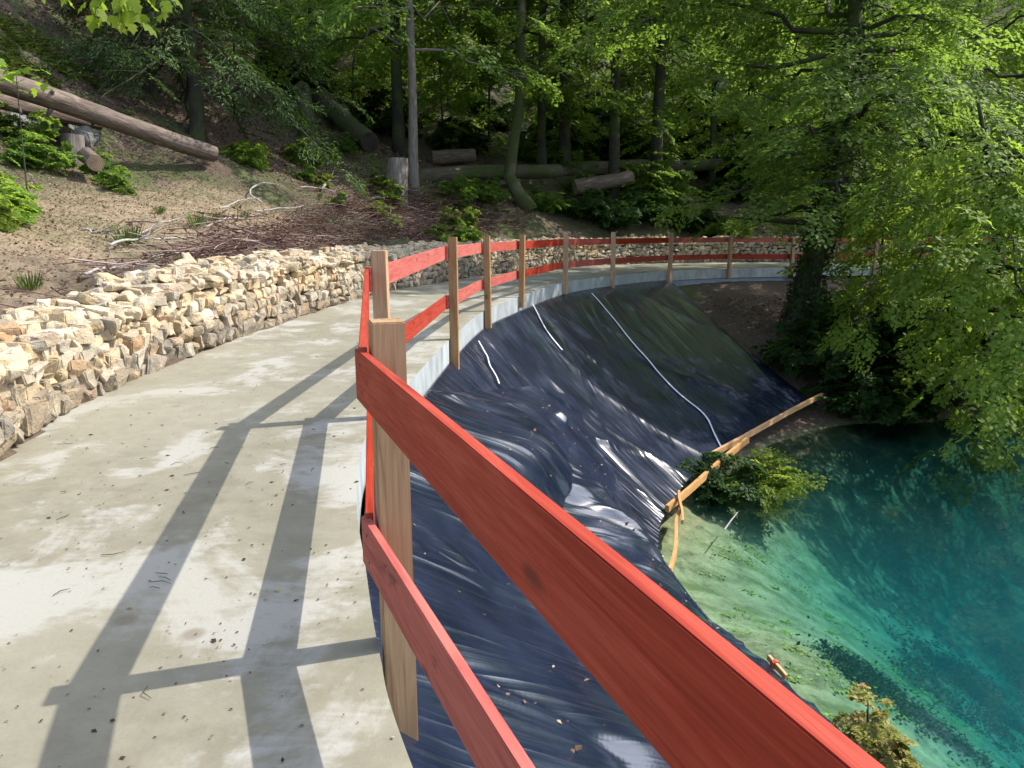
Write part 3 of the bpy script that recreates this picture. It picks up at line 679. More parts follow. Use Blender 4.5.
ribbon([(476, 342), (486, 362), (497, 386)], .022, 'tape_glint_strip', M['tape'], far_sheet, .04)

# ------------------------------------------------------------------ battens along the foot of the sheet
def batten(p, q, r, label, bend=.02):
    p, q = np.array(p), np.array(q); L = np.linalg.norm(q - p); d = (q - p) / L
    m = MB(); xs = np.linspace(-L / 2, L / 2, 9); rr = np.random.default_rng(int(L * 1000))
    V = []
    for x in xs:
        off = np.array([bend * math.sin(x * 2.1 / L * 3), bend * math.cos(x * 3.3 / L)]) * .6
        for a_, b_ in ((-1, -1), (1, -1), (1, 1), (-1, 1)): V.append((x, off[0] + a_ * r * (.55 + .04 * rr.random()), off[1] + b_ * r * (1 + .1 * rr.random())))
    Fq = [(i * 4 + k, i * 4 + (k + 1) % 4, i * 4 + 4 + (k + 1) % 4, i * 4 + 4 + k) for i in range(8) for k in range(4)] + [(3, 2, 1, 0), (32, 33, 34, 35)]
    m.add(V, Fq); o = m.build('wooden_batten', M['batten'], bevel=.004)
    x = Vector(d); z = Vector((0, 0, 1)); y = z.cross(x).normalized(); z = x.cross(y)
    o.matrix_world = Matrix.Translation(Vector((p + q) / 2)) @ Matrix((x, y, z)).transposed().to_4x4()
    tag(o, label, 'batten', 'wooden battens at the foot of the plastic sheet'); return o
up_ = np.array([.03, -.03, .1])
B1, B2, B3, B4, B5 = at_z(820, 399, -2.62), at_z(712, 458, -2.87), at_z(664, 515, -2.98), at_z(676, 506, -2.94), at_z(668, 574, -3.06)
batten(B2 + up_ + (B2 - B1) * .02, B1 + up_, .05, 'longest orange brown batten, holding the upper far edge of the black sheet')
batten(B3 + up_ * 1.1, at_z(744, 447, -2.83) + up_ * 1.6, .055, 'orange brown batten overlapping the longest one at its left end')
batten(at_z(675, 500, -2.9) + up_ * 1.5, at_z(675, 526, -3.0) + up_ * .9 + [.06, -.05, 0], .035, 'short stub of batten nailed upright where two battens meet')
batten(B4 + up_ * .6 + [.04, -.1, -.05], B5 + up_ * .4, .045, 'reddish batten running down to the water at the sheet corner', .05)
bx = batten(at_z(763, 664, -3.1) + [.05, 0, .08], at_z(776, 680, -3.1) + [.1, 0, .03], .03, 'short red tipped peg at the near water edge', .002)
mm = MB(); mm.tube([(-.06, 0, 0), (-.02, 0, .0)], .05, 8); mm.build('string_wrap', M['string'], bx)

# ------------------------------------------------------------------ foliage builders
def leaf_arrays(P, D, N, size, wid=.36, fold=.1):
    D = norm(D); S = norm(np.cross(N, D)); N = np.cross(D, S); s = size[:, None]
    V = np.stack([P, P + D * s * .45 + S * s * wid + N * s * fold, P + D * s, P + D * s * .45 - S * s * wid + N * s * fold], 1)
    n = len(P); b = np.arange(n)[:, None] * 4
    F = np.concatenate([b + np.array([[0, 2, 1]]), b + np.array([[0, 3, 2]])], 0)
    return V.reshape(-1, 3), F
def leaf_obj(name, P, D, N, size, mat, parent=None, wid=.36, fold=.1):
    V, F = leaf_arrays(P, D, N, size, wid, fold); me = bpy.data.meshes.new(name); fast(me, V, F); me.materials.append(mat)
    o = bpy.data.objects.new(name, me); COL.objects.link(o)
    if parent: o.parent = parent
    return o
def spray_template(r, nside=6, nl=5, flat=.03, L=1.0):
    P, D, N = [], [], []
    for k in range(nside * 2):
        x0 = .12 + .8 * k / (nside * 2); sd_ = 1 if k % 2 else -1; ang = sd_ * r.uniform(.6, 1.0); ln = (.5 - .3 * x0) * r.uniform(.7, 1.2)
        d = np.array([math.cos(ang), math.sin(ang), 0])
        for j in range(nl):
            t = (j + .6) / nl; p = np.array([x0, 0, 0]) + d * ln * t; a2 = ang + (1 if j % 2 else -1) * r.uniform(.3, .9)
            P.append(p + r.normal(size=3) * [.02, .02, flat]); D.append([math.cos(a2), math.sin(a2), -.2 + r.normal() * .2]); N.append(np.array([0, 0, 1]) + r.normal(size=3) * .24)
    for j in range(3): P.append([.85 + .06 * j, r.normal() * .03, 0]); D.append([1, r.normal() * .5, -.2]); N.append(np.array([0, 0, 1]) + r.normal(size=3) * .3)
    P = np.array(P); P[:, 2] -= .22 * P[:, 0] ** 2; return P * L, np.array(D), np.array(N)
TPL = [spray_template(np.random.default_rng(100 + i)) for i in range(7)]
def sprays(anchors, dirs, scale, leaf, r, roll=.35, sub=1.0):
    """leaf sprays at the anchors, fanned along dirs"""
    n = len(anchors); f = norm(dirs); up = np.tile([0, 0, 1.], (n, 1)) + r.normal(size=(n, 3)) * roll
    rt = norm(np.cross(up, f)); nn = np.cross(f, rt); out = [[], [], [], []]
    which = r.integers(len(TPL), size=n)
    for w_ in range(len(TPL)):
        m = which == w_
        if not m.any(): continue
        P, D, N = TPL[w_]; B = np.stack([f[m], rt[m], nn[m]], 1)
        k = len(P); sel = r.random((m.sum(), k)) < sub
        PP = anchors[m][:, None] + np.einsum('kj,njc->nkc', P, B) * scale[m][:, None, None]
        DD = np.einsum('kj,njc->nkc', D, B); NN = np.einsum('kj,njc->nkc', N, B)
        out[0].append(PP[sel]); out[1].append(DD[sel]); out[2].append(NN[sel]); out[3].append(leaf * r.uniform(.65, 1.25, size=int(sel.sum())))
    return [np.concatenate(q) for q in out]
def tree_shape(r, H, r0, cb, CR, nl, path=None, droop=.35, spray=1.0, leaf=.15, elev=(-.05, .9), side=None, dens=1.7, sub=1., keep=None, prof=None, sides=8, wob=.25):
    """returns trunk MB and leaf arrays"""
    mb = MB()
    if path is None: path = [(0, 0, -.3), (r.normal() * wob * .3, r.normal() * wob * .3, H * .3), (r.normal() * wob, r.normal() * wob, H * .65), (r.normal() * wob * 1.5, r.normal() * wob * 1.5, H)]
    T = spline(path, 24); tt = np.linspace(0, 1, 24)
    rad = r0 * (1 - .85 * tt ** .9) * (1 + .5 * np.exp(-tt * 30)); mb.tube(T, rad, sides + 2, jitter=.12)
    A, Dr = [], []
    for i in range(nl):
        q = (i + .5) / nl; t = cb + (1 - cb) * q ** .95
        st = np.array([np.interp(t, tt, T[:, k]) for k in range(3)]); az = i * 2.39996 + r.normal() * .35
        pf = (prof(q) if prof else (1 - q) ** .55 * (.6 + .4 * min(1, q * 6)) + .12); L = CR * pf * r.uniform(.75, 1.15)
        if side is not None:
            L *= .55 + .6 * (1 + math.cos(az - side)) / 2
        el = elev[0] + (elev[1] - elev[0]) * q + r.normal() * .12
        d = np.array([math.cos(az) * math.cos(el), math.sin(az) * math.cos(el), math.sin(el)]); s_ = np.linspace(0, 1, 7)
        wv = r.normal(size=(7, 3)) * .05 * L; wv[0] = 0
        C = st + d * L * s_[:, None] + wv; C[:, 2] -= droop * L * s_ ** 2 * .6
        if keep is not None:
            bad = np.where(~keep(C))[0]; bad = bad[bad > 1]
            if len(bad):
                if bad[0] < 3: continue
                C = spline(C[:bad[0]], 7)
                L *= (bad[0] - 1) / 6
        rl = np.interp(t, tt, rad) * .45; mb.tube(C, np.maximum(rl * (1 - .9 * s_), .008), 5, cap=False)
        nb = max(2, int(L * dens))
        for k in range(nb):
            s0 = .12 + .88 * (k + r.random()) / nb; p0 = np.array([np.interp(s0, s_, C[:, j]) for j in range(3)])
            a2 = az + (1 if k % 2 else -1) * r.uniform(.35, 1.15); l2 = L * .34 * (1.15 - .6 * s0) * r.uniform(.6, 1.2)
            d2 = np.array([math.cos(a2), math.sin(a2), .12 - droop * .5 * s0 + r.normal() * .12])
            p1 = p0 + d2 * l2
            if keep is not None and not keep(p1[None])[0]: continue
            mb.tube([p0, (p0 + p1) / 2 + [0, 0, .03 * l2], p1], [max(rl * .3, .01), .008, .004], 4, cap=False)
            for s2 in (np.linspace(.3, 1, max(1, int(l2 * 1.6 / spray) + 1))):
                A.append(p0 + d2 * l2 * s2 + r.normal(size=3) * .08); a3 = a2 + r.normal() * .5; Dr.append([math.cos(a3), math.sin(a3), -.1 - droop * .5 + r.normal() * .2])
        A.append(C[-1]); Dr.append(d * [1, 1, .2] + [0, 0, -droop * .6])
    A, Dr = np.array(A), np.array(Dr)
    if keep is not None: m = keep(A); A, Dr = A[m], Dr[m]
    return mb, sprays(A, Dr, spray * r.uniform(.75, 1.35, len(A)), leaf, r, sub=sub), A
def make_tree(name, label, cat, shape, bark, leafmat, loc, rz=0, group=None, wid=.36):
    mb, (P, D, N, S), _ = shape; root = empty(name, loc, rz); tag(root, label, cat, group)
    mb.build('trunk', bark, root, smooth_=True); leaf_obj('crown', P, D, N, S, leafmat, root, wid); return root

# ------------------------------------------------------------------ background forest
R_ = np.random.default_rng
def ground_at(x, y, dz=0): return (x, y, g1(x, y) + dz)
def px_ground(px, y): return ground_at((px - 512) / F_PX * y * 1.0, y)
# the two trees that read on their own
make_tree('tree', 'slim pale grey tree beside the cut stump', 'tree', tree_shape(R_(1), 17, .17, .26, 4.6, 30, path=[(0, 0, -.3), (.06, 0, 3), (.05, 0, 7), (.35, .1, 12), (.3, .2, 17)], leaf=.17, droop=.4, sub=.8), M['bark_pale'], M['leaf'], px_ground(416, 25.5))
make_tree('tree', 'mossy tree with a bowed pale foot, right of the slim grey tree', 'tree', tree_shape(R_(2), 16, .24, .3, 4.4, 26, path=[(.45, 0, -.2), (.1, 0, .35), (-.28, 0, 1.0), (-.12, .05, 2.2), (.1, 0, 4), (.15, 0, 8), (.3, .1, 16)], leaf=.17, droop=.45, sub=.8), M['bark_moss'], M['leaf'], px_ground(517, 28.5))
variants = []
for k, (H, r0, cb, CR, nl, mat) in enumerate(((19, .2, .2, 4.8, 40, 'leaf'), (22, .26, .3, 5.2, 42, 'leaf'), (17, .17, .13, 4.2, 36, 'leaf_lime'), (21, .24, .2, 5.5, 44, 'leaf_dark'))):
    variants.append(tree_shape(R_(20 + k), H, r0, cb, CR, nl, leaf=.2, spray=1.25, dens=1.25, droop=.35, sub=.62))
protos = []
vm = ['leaf', 'leaf', 'leaf_lime', 'leaf']
labelled = [(541, 33, 0, 'straight dark trunk just right of the bowed mossy tree'), (563, 33.5, 1, 'dark trunk leaning slightly right, behind the second far fence post'),
            (611, 32, 3, 'thin dark tree rising above the middle far post'), (651, 33, 1, 'dark tree standing left of the last clear fence post'), (706, 36, 2, 'slender crooked tree at the right end of the long logs'),
            (741, 41, 3, 'thick ivy clad trunk up the slope right of the logs'), (404, 31, 3, 'dark trunk standing behind the slim pale tree')]
def place_tree(k, loc, rz, sc_, label, group):
    global protos
    while len(protos) < 4: protos.append(None)
    if protos[k] is None:
        o = make_tree('tree', label, 'tree', variants[k], M['bark_dark'], M[vm[k]], loc, rz, group); protos[k] = o
    else: o = copy_tree(protos[k]); o.location = loc; o.rotation_euler = (0, 0, rz)
    o.scale = (sc_,) * 3; o['label'] = label
    if group: o['group'] = group
    elif 'group' in o: del o['group']
    return o
for j, (px, y, k, lab) in enumerate(labelled): place_tree(k, px_ground(px, y), j * 1.3, 1.0 if px != 741 else 1.35, lab, None)
rf = R_(55); cnt = 0
for y0 in (47, 59, 72, 88):
    step = 9.0 + (y0 - 40) * .06; xs = np.arange(-.78 * y0 - 4, .8 * y0 + 8, step)
    for x0 in xs:
        x = x0 + rf.uniform(-1.8, 1.8); y = y0 + rf.uniform(-2.5, 2.5)
        if x < -22 and y < 50: continue
        place_tree(int(rf.integers(4)), ground_at(x, y), rf.uniform(0, 6.28), rf.uniform(.6, .95), 'leafy broadleaf tree high on the wooded slope behind the logs', 'trees on the wooded slope'); cnt += 1
for x, y in ((-12, 33), (-18, 30), (-22, 25), (-9, 37), (-25, 33)):
    place_tree(3 if x < -10 else 0, ground_at(x, y), rf.uniform(0, 6.28), rf.uniform(.8, 1.1), 'dark leafy tree on the steep bank at upper left behind the conifer', 'trees on the steep left bank')
for x, y, k in ((18, 28, 0), (24, 36, 2), (27, 30, 0), (35, 33, 0), (32, 42, 1), (20, 42, 1)):
    place_tree(k, ground_at(x, y), rf.uniform(0, 6.28), rf.uniform(.9, 1.1), 'broadleaf tree crowding the far right shore behind the ivy tree', 'trees behind the far right shore')

yv = [tree_shape(R_(40 + k), 6.5, .07, .1, 2.3, 24, leaf=.2, spray=1.0, dens=1.5, droop=.35, sub=.68) for k in range(2)]
yproto = [None, None]
def young(k, x, y, rz, s_):
    if yproto[k] is None: yproto[k] = make_tree('young_tree', 'young leafy tree filling the shade under the taller forest trees', 'tree', yv[k], M['bark_dark'], M['leaf_lime'], ground_at(x, y), rz, 'young trees in the understorey'); o = yproto[k]
    else: o = copy_tree(yproto[k]); o.location = ground_at(x, y); o.rotation_euler = (0, 0, rz)
    o.scale = (s_,) * 3
for y0 in (37, 41, 45, 50, 57):
    for x0 in np.arange(-.42 * y0, .72 * y0, 4.6 + (y0 - 37) * .07): young(int(rf.integers(2)), x0 + rf.uniform(-1.5, 1.5), y0 + rf.uniform(-1.8, 1.8), rf.uniform(0, 6.28), rf.uniform(.6, 1.15))
for x, y in ((-6.5, 33.5), (-9.5, 31), (-3, 35.5), (-12, 28.5), (14.5, 31.5), (11.5, 33), (18.5, 32), (22, 30)): young(0, x, y, x * 2.1, .8)

# ------------------------------------------------------------------ right bank trees
iv = (8.0, 21.0, g1(8, 21))
sh = tree_shape(R_(71), 14.5, .36, .17, 6.2, 60, path=[(-.2, .2, -.4), (.05, 0, 1.5), (.45, -.1, 4), (.6, -.2, 8), (.5, -.4, 14.5)], leaf=.135, spray=1.0, droop=.5, side=2.9, elev=(-.08, .85), dens=2.5, keep=lambda A: (A[:, 0] > np.where(A[:, 2] > 7, -6.5, -3.6 + .3 * (A[:, 2] - 3))) & (A[:, 2] > np.where(A[:, 0] < .6, 2.95, 2.6)))
ivy = make_tree('tree', 'big leaning tree with an ivy wrapped trunk on the bank right of the sheet', 'tree', sh, M['bark_dark'], M['leaf'], iv)
Tp = spline([(-.2, .2, -.4), (.05, 0, 1.5), (.45, -.1, 4), (.6, -.2, 8), (.5, -.4, 17)], 100); r = R_(5)
n = 4200; tt = r.random(n) ** 1.2 * .55; q = np.stack([np.interp(tt, np.linspace(0, 1, 100), Tp[:, k]) for k in range(3)], 1); an = r.uniform(0, 6.28, n); rr = .32 + .18 * r.random(n)
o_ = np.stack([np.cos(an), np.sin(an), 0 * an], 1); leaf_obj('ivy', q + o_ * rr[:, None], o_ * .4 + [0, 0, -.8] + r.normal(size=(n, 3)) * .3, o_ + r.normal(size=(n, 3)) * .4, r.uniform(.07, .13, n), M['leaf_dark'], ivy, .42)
ov = (12.0, 18.6, g1(12, 18.6))
sh = tree_shape(R_(81), 9, .22, .12, 4.6, 46, path=[(0, 0, -.4), (-.5, -.5, 2), (-1.6, -1.6, 4.5), (-2.8, -2.6, 6.5)], leaf=.115, spray=.8, droop=1.15, elev=(-.2, .5), side=-2.2, dens=3.3, keep=lambda A: (A[:, 0] > -5.0) & ~((A[:, 2] < 1.7) & (A[:, 0] < -3.7)) & (A[:, 2] > -.6) & (A[:, 2] < 6))
make_tree('tree', 'lime green tree drooping over the water at right', 'tree', sh, M['bark_dark'], M['leaf_lime'], ov)

make_tree('young_tree', 'lime green young tree between the ivy trunk and the drooping tree', 'tree', tree_shape(R_(48), 5.0, .06, .12, 1.7, 26, leaf=.12, spray=.75, dens=2.4, droop=.6), M['bark_dark'], M['leaf_lime'], ground_at(9.6, 20.0))
# shrubs
def shrub_shape(r, h, w_, n, leaf, spray, droop=.2, t0=.35):
    mb = MB(); A, Dr = [], []
    for i in range(n):
        az = r.uniform(0, 6.28); k = math.sqrt(r.random()) * w_; hh = h * (1 - .55 * (k / w_) ** 2) * r.uniform(.35, 1.25); tip = np.array([math.cos(az) * k, math.sin(az) * k, hh])
        if i % 2 == 0: mb.tube([(tip[0] * .1, tip[1] * .1, -.1), tip * [.5, .5, .6], tip], [.014, .009, .004], 4, cap=False)
        for t in np.linspace(t0, 1, 4): A.append(tip * [t, t, t ** .8] + r.normal(size=3) * .06); Dr.append([math.cos(az + r.normal() * .7), math.sin(az + r.normal() * .7), -droop + .3 * (1 - k / w_) + r.normal() * .2])
    A, Dr = np.array(A), np.array(Dr); return mb, sprays(A, Dr, spray * r.uniform(.7, 1.3, len(A)), leaf, r), A
def make_shrub(label, shape, mat, loc, group=None, sc_=1, name='shrub', wid=.36):
    mb, (P, D, N, S), _ = shape; root = empty(name, loc); tag(root, label, 'shrub' if name == 'shrub' else name, group)
    mb.build('stems', M['bark_dark'], root); leaf_obj('foliage', P, D, N, S, mat, root, wid); root.scale = (sc_,) * 3; return root
SH = [shrub_shape(R_(200 + i), 1.3, 1.2, 46, .12, .55) for i in range(3)]
make_shrub('bright green shrub leaning over the water under the long batten', shrub_shape(R_(210), .8, .95, 20, .12, .7), M['leaf_lime'], (*at_z(768, 484, -3.0)[:2], -3.1), sc_=.56)
make_shrub('dark low shrub tucked under the batten corner', shrub_shape(R_(211), .6, .7, 40, .07, .3), M['leaf_dark'], (*at_z(722, 487, -3.1)[:2], -3.15))
sproto = [None, None, None]
def place_shrub(k, loc, rz, s, label, group):
    if sproto[k] is None: o = make_shrub(label, SH[k], M[('leaf_dark', 'leaf_dark', 'leaf')[k]], loc, group); sproto[k] = o
    else: o = copy_tree(sproto[k]); o.location = loc
    o.rotation_euler = (0, 0, rz); o.scale = (s,) * 3; o['label'] = label; o['group'] = group; return o
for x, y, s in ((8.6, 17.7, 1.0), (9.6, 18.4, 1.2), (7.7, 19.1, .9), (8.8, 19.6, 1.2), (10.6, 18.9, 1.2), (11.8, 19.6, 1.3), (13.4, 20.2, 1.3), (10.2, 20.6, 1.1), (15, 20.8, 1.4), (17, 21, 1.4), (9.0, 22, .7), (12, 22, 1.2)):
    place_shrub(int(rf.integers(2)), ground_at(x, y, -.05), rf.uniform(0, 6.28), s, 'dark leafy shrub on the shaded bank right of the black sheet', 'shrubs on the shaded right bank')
for i in range(80):
    x = rf.uniform(-14, 24); y = rf.uniform(29.5, 52)
    if x < -6.5 and y < 32: continue
    place_shrub(int(rf.integers(3)), ground_at(x, y, -.08), rf.uniform(0, 6.28), rf.uniform(.6, 1.4), 'low leafy bush on the dim forest floor behind the far wall', 'undergrowth bushes behind the far wall')
for i, (px, y, s) in enumerate(((455, 27, .55), (480, 28, .6), (545, 29.5, .6), (580, 30, .7), (610, 30, .7), (640, 31, .7), (690, 31, .8))):
    place_shrub(2 if i < 3 else 1, px_ground(px, y), i, s, 'low leafy bush on the dim forest floor behind the far wall', 'undergrowth bushes behind the far wall')

# dark conifer at upper left, with a withered copper bush beside it
cp = (-8.3, 21.2, g1(-8.3, 21.2))
sh = tree_shape(R_(91), 9, .2, .17, 3.1, 62, leaf=.13, spray=.85, droop=.8, elev=(-.05, .5), dens=2.6, prof=lambda q: (1 - q) ** .7 + .1)
make_tree('conifer', 'dark conifer with drooping fronds at upper left', 'tree', sh, M['bark_dark'], M['needle'], cp, wid=.14)
cp2 = (-9.9, 22.6, g1(-9.9, 22.6))
sh = tree_shape(R_(92), 5.4, .12, .3, 1.7, 26, leaf=.12, spray=.8, droop=.5, dens=2.0, sub=.6)
make_tree('withered_tree', 'withered tree with copper brown leaves left of the conifer', 'tree', sh, M['bark_dark'], M['leaf_copper'], cp2)
cp3 = (-13.0, 25.5, g1(-13.0, 25.5))
make_tree('conifer', 'dark conifer half hidden behind the withered copper tree', 'tree', tree_shape(R_(93), 8, .2, .08, 3.0, 50, leaf=.14, spray=.9, droop=.7, elev=(-.05, .5), dens=2.2, prof=lambda q: (1 - q) ** .7 + .1), M['bark_dark'], M['needle'], cp3, wid=.15)

# overhanging leafy twig at the top left, close to the camera
def lobed_leaf_obj(name, P, D, N, size, mat, parent):
    D = norm(D); S = norm(np.cross(N, D)); N = np.cross(D, S); s = size[:, None]
    out = [(0, 0, 0), (.12, .3, .02), (.3, .42, -.05), (.42, .26, .03), (.62, .36, -.06), (.72, .2, .02), (1, 0, -.12), (.72, -.2, .02), (.62, -.36, -.06), (.42, -.26, .03), (.3, -.42, -.05), (.12, -.3, .02)]
    V = np.stack([P + D * s * a + S * s * b + N * s * c for a, b, c in out] + [P + D * s * .4], 1); b = np.arange(len(P))[:, None] * 13
    F = np.concatenate([b + np.array([[12, i, (i + 1) % 12]]) for i in range(12)], 0)
    me = bpy.data.meshes.new(name); fast(me, V.reshape(-1, 3), F); me.materials.append(mat); o = bpy.data.objects.new(name, me); COL.objects.link(o); o.parent = parent; return o
tw = empty('branch', at_y(120, -60, 5.0)[:]); tag(tw, 'hanging branch tip with fresh lime green leaves at the top left corner', 'branch')
r = R_(8); mb = MB(); A = []; o0 = np.array(tw.location)
for ends in ([(120, -60), (128, 0), (140, 14)], [(120, -60), (105, -8), (98, 8)], [(120, -60), (150, -12), (166, 5)], [(120, -60), (70, -25), (56, -6)], [(120, -60), (135, -15), (115, 18)]):
    C = spline([at_y(*e, 5.0 + r.normal() * .1) - o0 for e in ends], 14); mb.tube(C, np.linspace(.008, .003, 14), 5); A += [c for c in C[8:]]
mb.tube([at_y(-60, -140, 4.6) - o0, at_y(60, -90, 4.9) - o0, np.zeros(3)], [.02, .014, .008], 6)
mb.build('twig', M['bark_dark'], tw); A = np.array(A); A = np.concatenate([A, A]) + r.normal(size=(len(A) * 2, 3)) * .035; n = len(A)
lobed_leaf_obj('leaves', A, np.stack([r.normal(size=n) * .6, r.normal(size=n) * .5, -.8 - .3 * r.random(n)], 1), r.normal(size=(n, 3)) * .6 + [0, -.7, .5], r.uniform(.07, .115, n), M['leaf_fresh'], tw)
tw2 = empty('sapling', (*at_y(15, 96, 11)[:2], g1(*at_y(15, 96, 11)[:2]))); tag(tw2, 'pale green seedling leaves poking above the long log at far left', 'sapling')
mb = MB(); topz = at_y(12, 75, 11)[2] - tw2.location[2]; mb.tube([(0, 0, 0), (.02, 0, topz * .5), (.05, 0, topz)], [.012, .009, .005], 5); mb.build('stem', M['bark_dark'], tw2)
r = R_(12); n = 40; lobed_leaf_obj('leaves', np.stack([r.normal(size=n) * .22, r.normal(size=n) * .15, topz + r.normal(size=n) * .1], 1), np.stack([r.normal(size=n), r.normal(size=n) * .5 - .3, r.normal(size=n) * .3 - .3], 1), np.tile([0, -.3, 1.], (n, 1)) + r.normal(size=(n, 3)) * .3, r.uniform(.1, .17, n), M['leaf_fresh'], tw2)

# ------------------------------------------------------------------ logs and stumps
def log(p, q, r0, r1, bark, label, group=None, name='log', cut='cut', seed=0):
    p, q = np.array(p, float), np.array(q, float); c = (p + q) / 2; L = np.linalg.norm(q - p); rr = R_(seed); n = 26; sd_ = 20
    x = np.linspace(-L / 2, L / 2, n); th = np.arange(sd_) * 2 * math.pi / sd_; V = []
    for i, xx in enumerate(x):
        ra = r0 + (r1 - r0) * i / (n - 1); lump = 1 + .2 * vnoise(np.cos(th) * 1.5 + xx * .8, np.sin(th) * 1.5 + xx * .3, seed) + .12 * vnoise(np.cos(th) * 4 + xx * 3, np.sin(th) * 4, seed + 5)
        b0, b1 = .07 * math.sin(xx * .8 + seed), .05 * math.cos(xx * .6 + seed)
        V.append(np.stack([np.full(sd_, xx), b0 + np.cos(th) * ra * lump, b1 + np.sin(th) * ra * lump], 1))
    mb = MB(); Fq = [(i * sd_ + k, i * sd_ + (k + 1) % sd_, (i + 1) * sd_ + (k + 1) % sd_, (i + 1) * sd_ + k) for i in range(n - 1) for k in range(sd_)]
    mb.add(np.concatenate(V), Fq)
    if name == 'log' and L > 2.5:
        for k in range(4):
            xx = rr.uniform(-.45, .45) * L; a_ = rr.uniform(0, 6.28); dd = np.array([rr.normal() * .4, math.cos(a_), math.sin(a_)]); ra = (r0 + r1) / 2
            mb.tube([np.array([xx, 0, 0]) + dd * ra * .6, np.array([xx, 0, 0]) + dd * ra * rr.uniform(1.25, 1.9)], [ra * .28, ra * .16], 7)
    o = mb.build(name, bark, smooth_=True)
    X = Vector((q - p) / L); Z = Vector((0, 0, 1)) if abs(X.z) < .9 else Vector((1, 0, 0)); Y = Z.cross(X).normalized(); Z = X.cross(Y)
    o.matrix_world = Matrix.Translation(Vector(c)) @ Matrix((X, Y, Z)).transposed().to_4x4()
    for ring, sg in ((V[0], -1), (V[-1], 1)):
        e = MB()
        ce = ring.mean(0); e.add(np.concatenate([ring * 1.0 + [sg * .002, 0, 0], [ce + [sg * .004, 0, 0]]]), [((k, (k + 1) % sd_, sd_) if sg > 0 else ((k + 1) % sd_, k, sd_)) for k in range(sd_)])
        e.build('sawn_end', M[cut], o)
    tag(o, label, 'stump' if name == 'stump' else 'log', group); return o
log(at_y(-60, 66, 14.2), at_y(214, 152, 18.6), .225, .18, M['bark_log'], 'long peeling log lying down the left bank', seed=1)
log(at_y(-60, 88, 14.6), at_y(100, 122, 17.0), .15, .12, M['bark_log'], 'thinner log lying just beneath the long peeling log', seed=2)
log(at_y(300, 88, 29.5), at_y(314, 143, 26.8), .27, .3, M['bark_log_dark'], 'upright leaning mossy log on the bank right of the conifer', seed=3, cut='cut_grey')
log(at_y(318, 95, 32), at_y(370, 143, 28), .36, .34, M['bark_log_dark'], 'thick dark log lying down the slope left of the stump', seed=4, cut='cut_dark')
log(at_y(360, 176, 27), at_y(560, 172, 31), .28, .25, M['bark_log_dark'], 'long log lying across behind the stump and slim pale tree', 'logs stacked across the forest floor', seed=5, cut='cut_grey')
log(at_y(432, 159, 32), at_y(475, 157, 32.4), .27, .27, M['bark_log'], 'short thick log on top behind the slim pale tree', 'logs stacked across the forest floor', seed=6)
log(at_y(540, 172, 33), at_y(720, 163, 36), .3, .24, M['bark_log_dark'], 'long log on the right beyond the bowed mossy tree', 'logs stacked across the forest floor', seed=7)
log(at_y(575, 188, 31), at_y(632, 176, 31.5), .3, .27, M['bark_log'], 'pale ended log sloping below the long right hand log', 'logs stacked across the forest floor', seed=8)
log(at_y(420, 183, 29.5), at_y(520, 181, 30), .15, .13, M['bark_log'], 'thin pale log lying low between the slim tree and the bowed tree', 'logs stacked across the forest floor', seed=9)
log(at_y(690, 146, 42), at_y(776, 138, 43), .4, .32, M['bark_log_dark'], 'log lying at the foot of the thick ivy clad trunk', seed=10, cut='cut_grey')
def stump(px, ybase, yt, d, rad, bark, label, seed, cut='cut_grey', flare=1.25):
    b = np.array(at_y(px, ybase, d)); t = np.array(at_y(px, yt, d)); b[2] = min(b[2], g1(b[0], b[1])) - .1
    return log(b, t, rad * flare, rad, bark, label, name='stump', cut=cut, seed=seed)
stump(397, 203, 158, 24, .3, M['bark_stump'], 'tall grey sawn stump at the edge of the clearing', 11)
stump(69, 153, 134, 16, .21, M['bark_stump'], 'short sawn stump under the long log at left', 12, flare=1.1)
log(at_y(85, 158, 15.5), at_y(93, 165, 15.1), .16, .16, M['bark_log'], 'short cut log round with orange sawn face below the left stump', seed=13)
# rock outcrop and boulders
def boulder(px, py, d, s, label, seed, mat='rock'):
    p = at_y(px, py, d); rr = R_(seed); v, f = ROCKS[seed % 16]; mb = MB(); mb.add((v * s) @ rotm(*rr.normal(size=3) * .3).T, f); o = mb.build('boulder', M[mat]); o.location = p
    md = o.modifiers.new('sub', 'SUBSURF'); md.levels = md.render_levels = 3; md.subdivision_type = 'SIMPLE'
    tx = bpy.data.textures.new('rock noise', 'CLOUDS'); tx.noise_scale = .35; dm = o.modifiers.new('disp', 'DISPLACE'); dm.texture = tx; dm.strength = .18; dm.mid_level = .5
    tag(o, label, 'boulder'); return o
boulder(14, 130, 16.4, (1.7, .9, .62), 'broad grey rock outcrop under the logs at far left', 21)
boulder(60, 126, 16.8, (.7, .6, .42), 'dark rock wedged behind the short left stump', 22)
boulder(85, 138, 16.4, (.5, .45, .4), 'small pale rock right of the short left stump', 23)

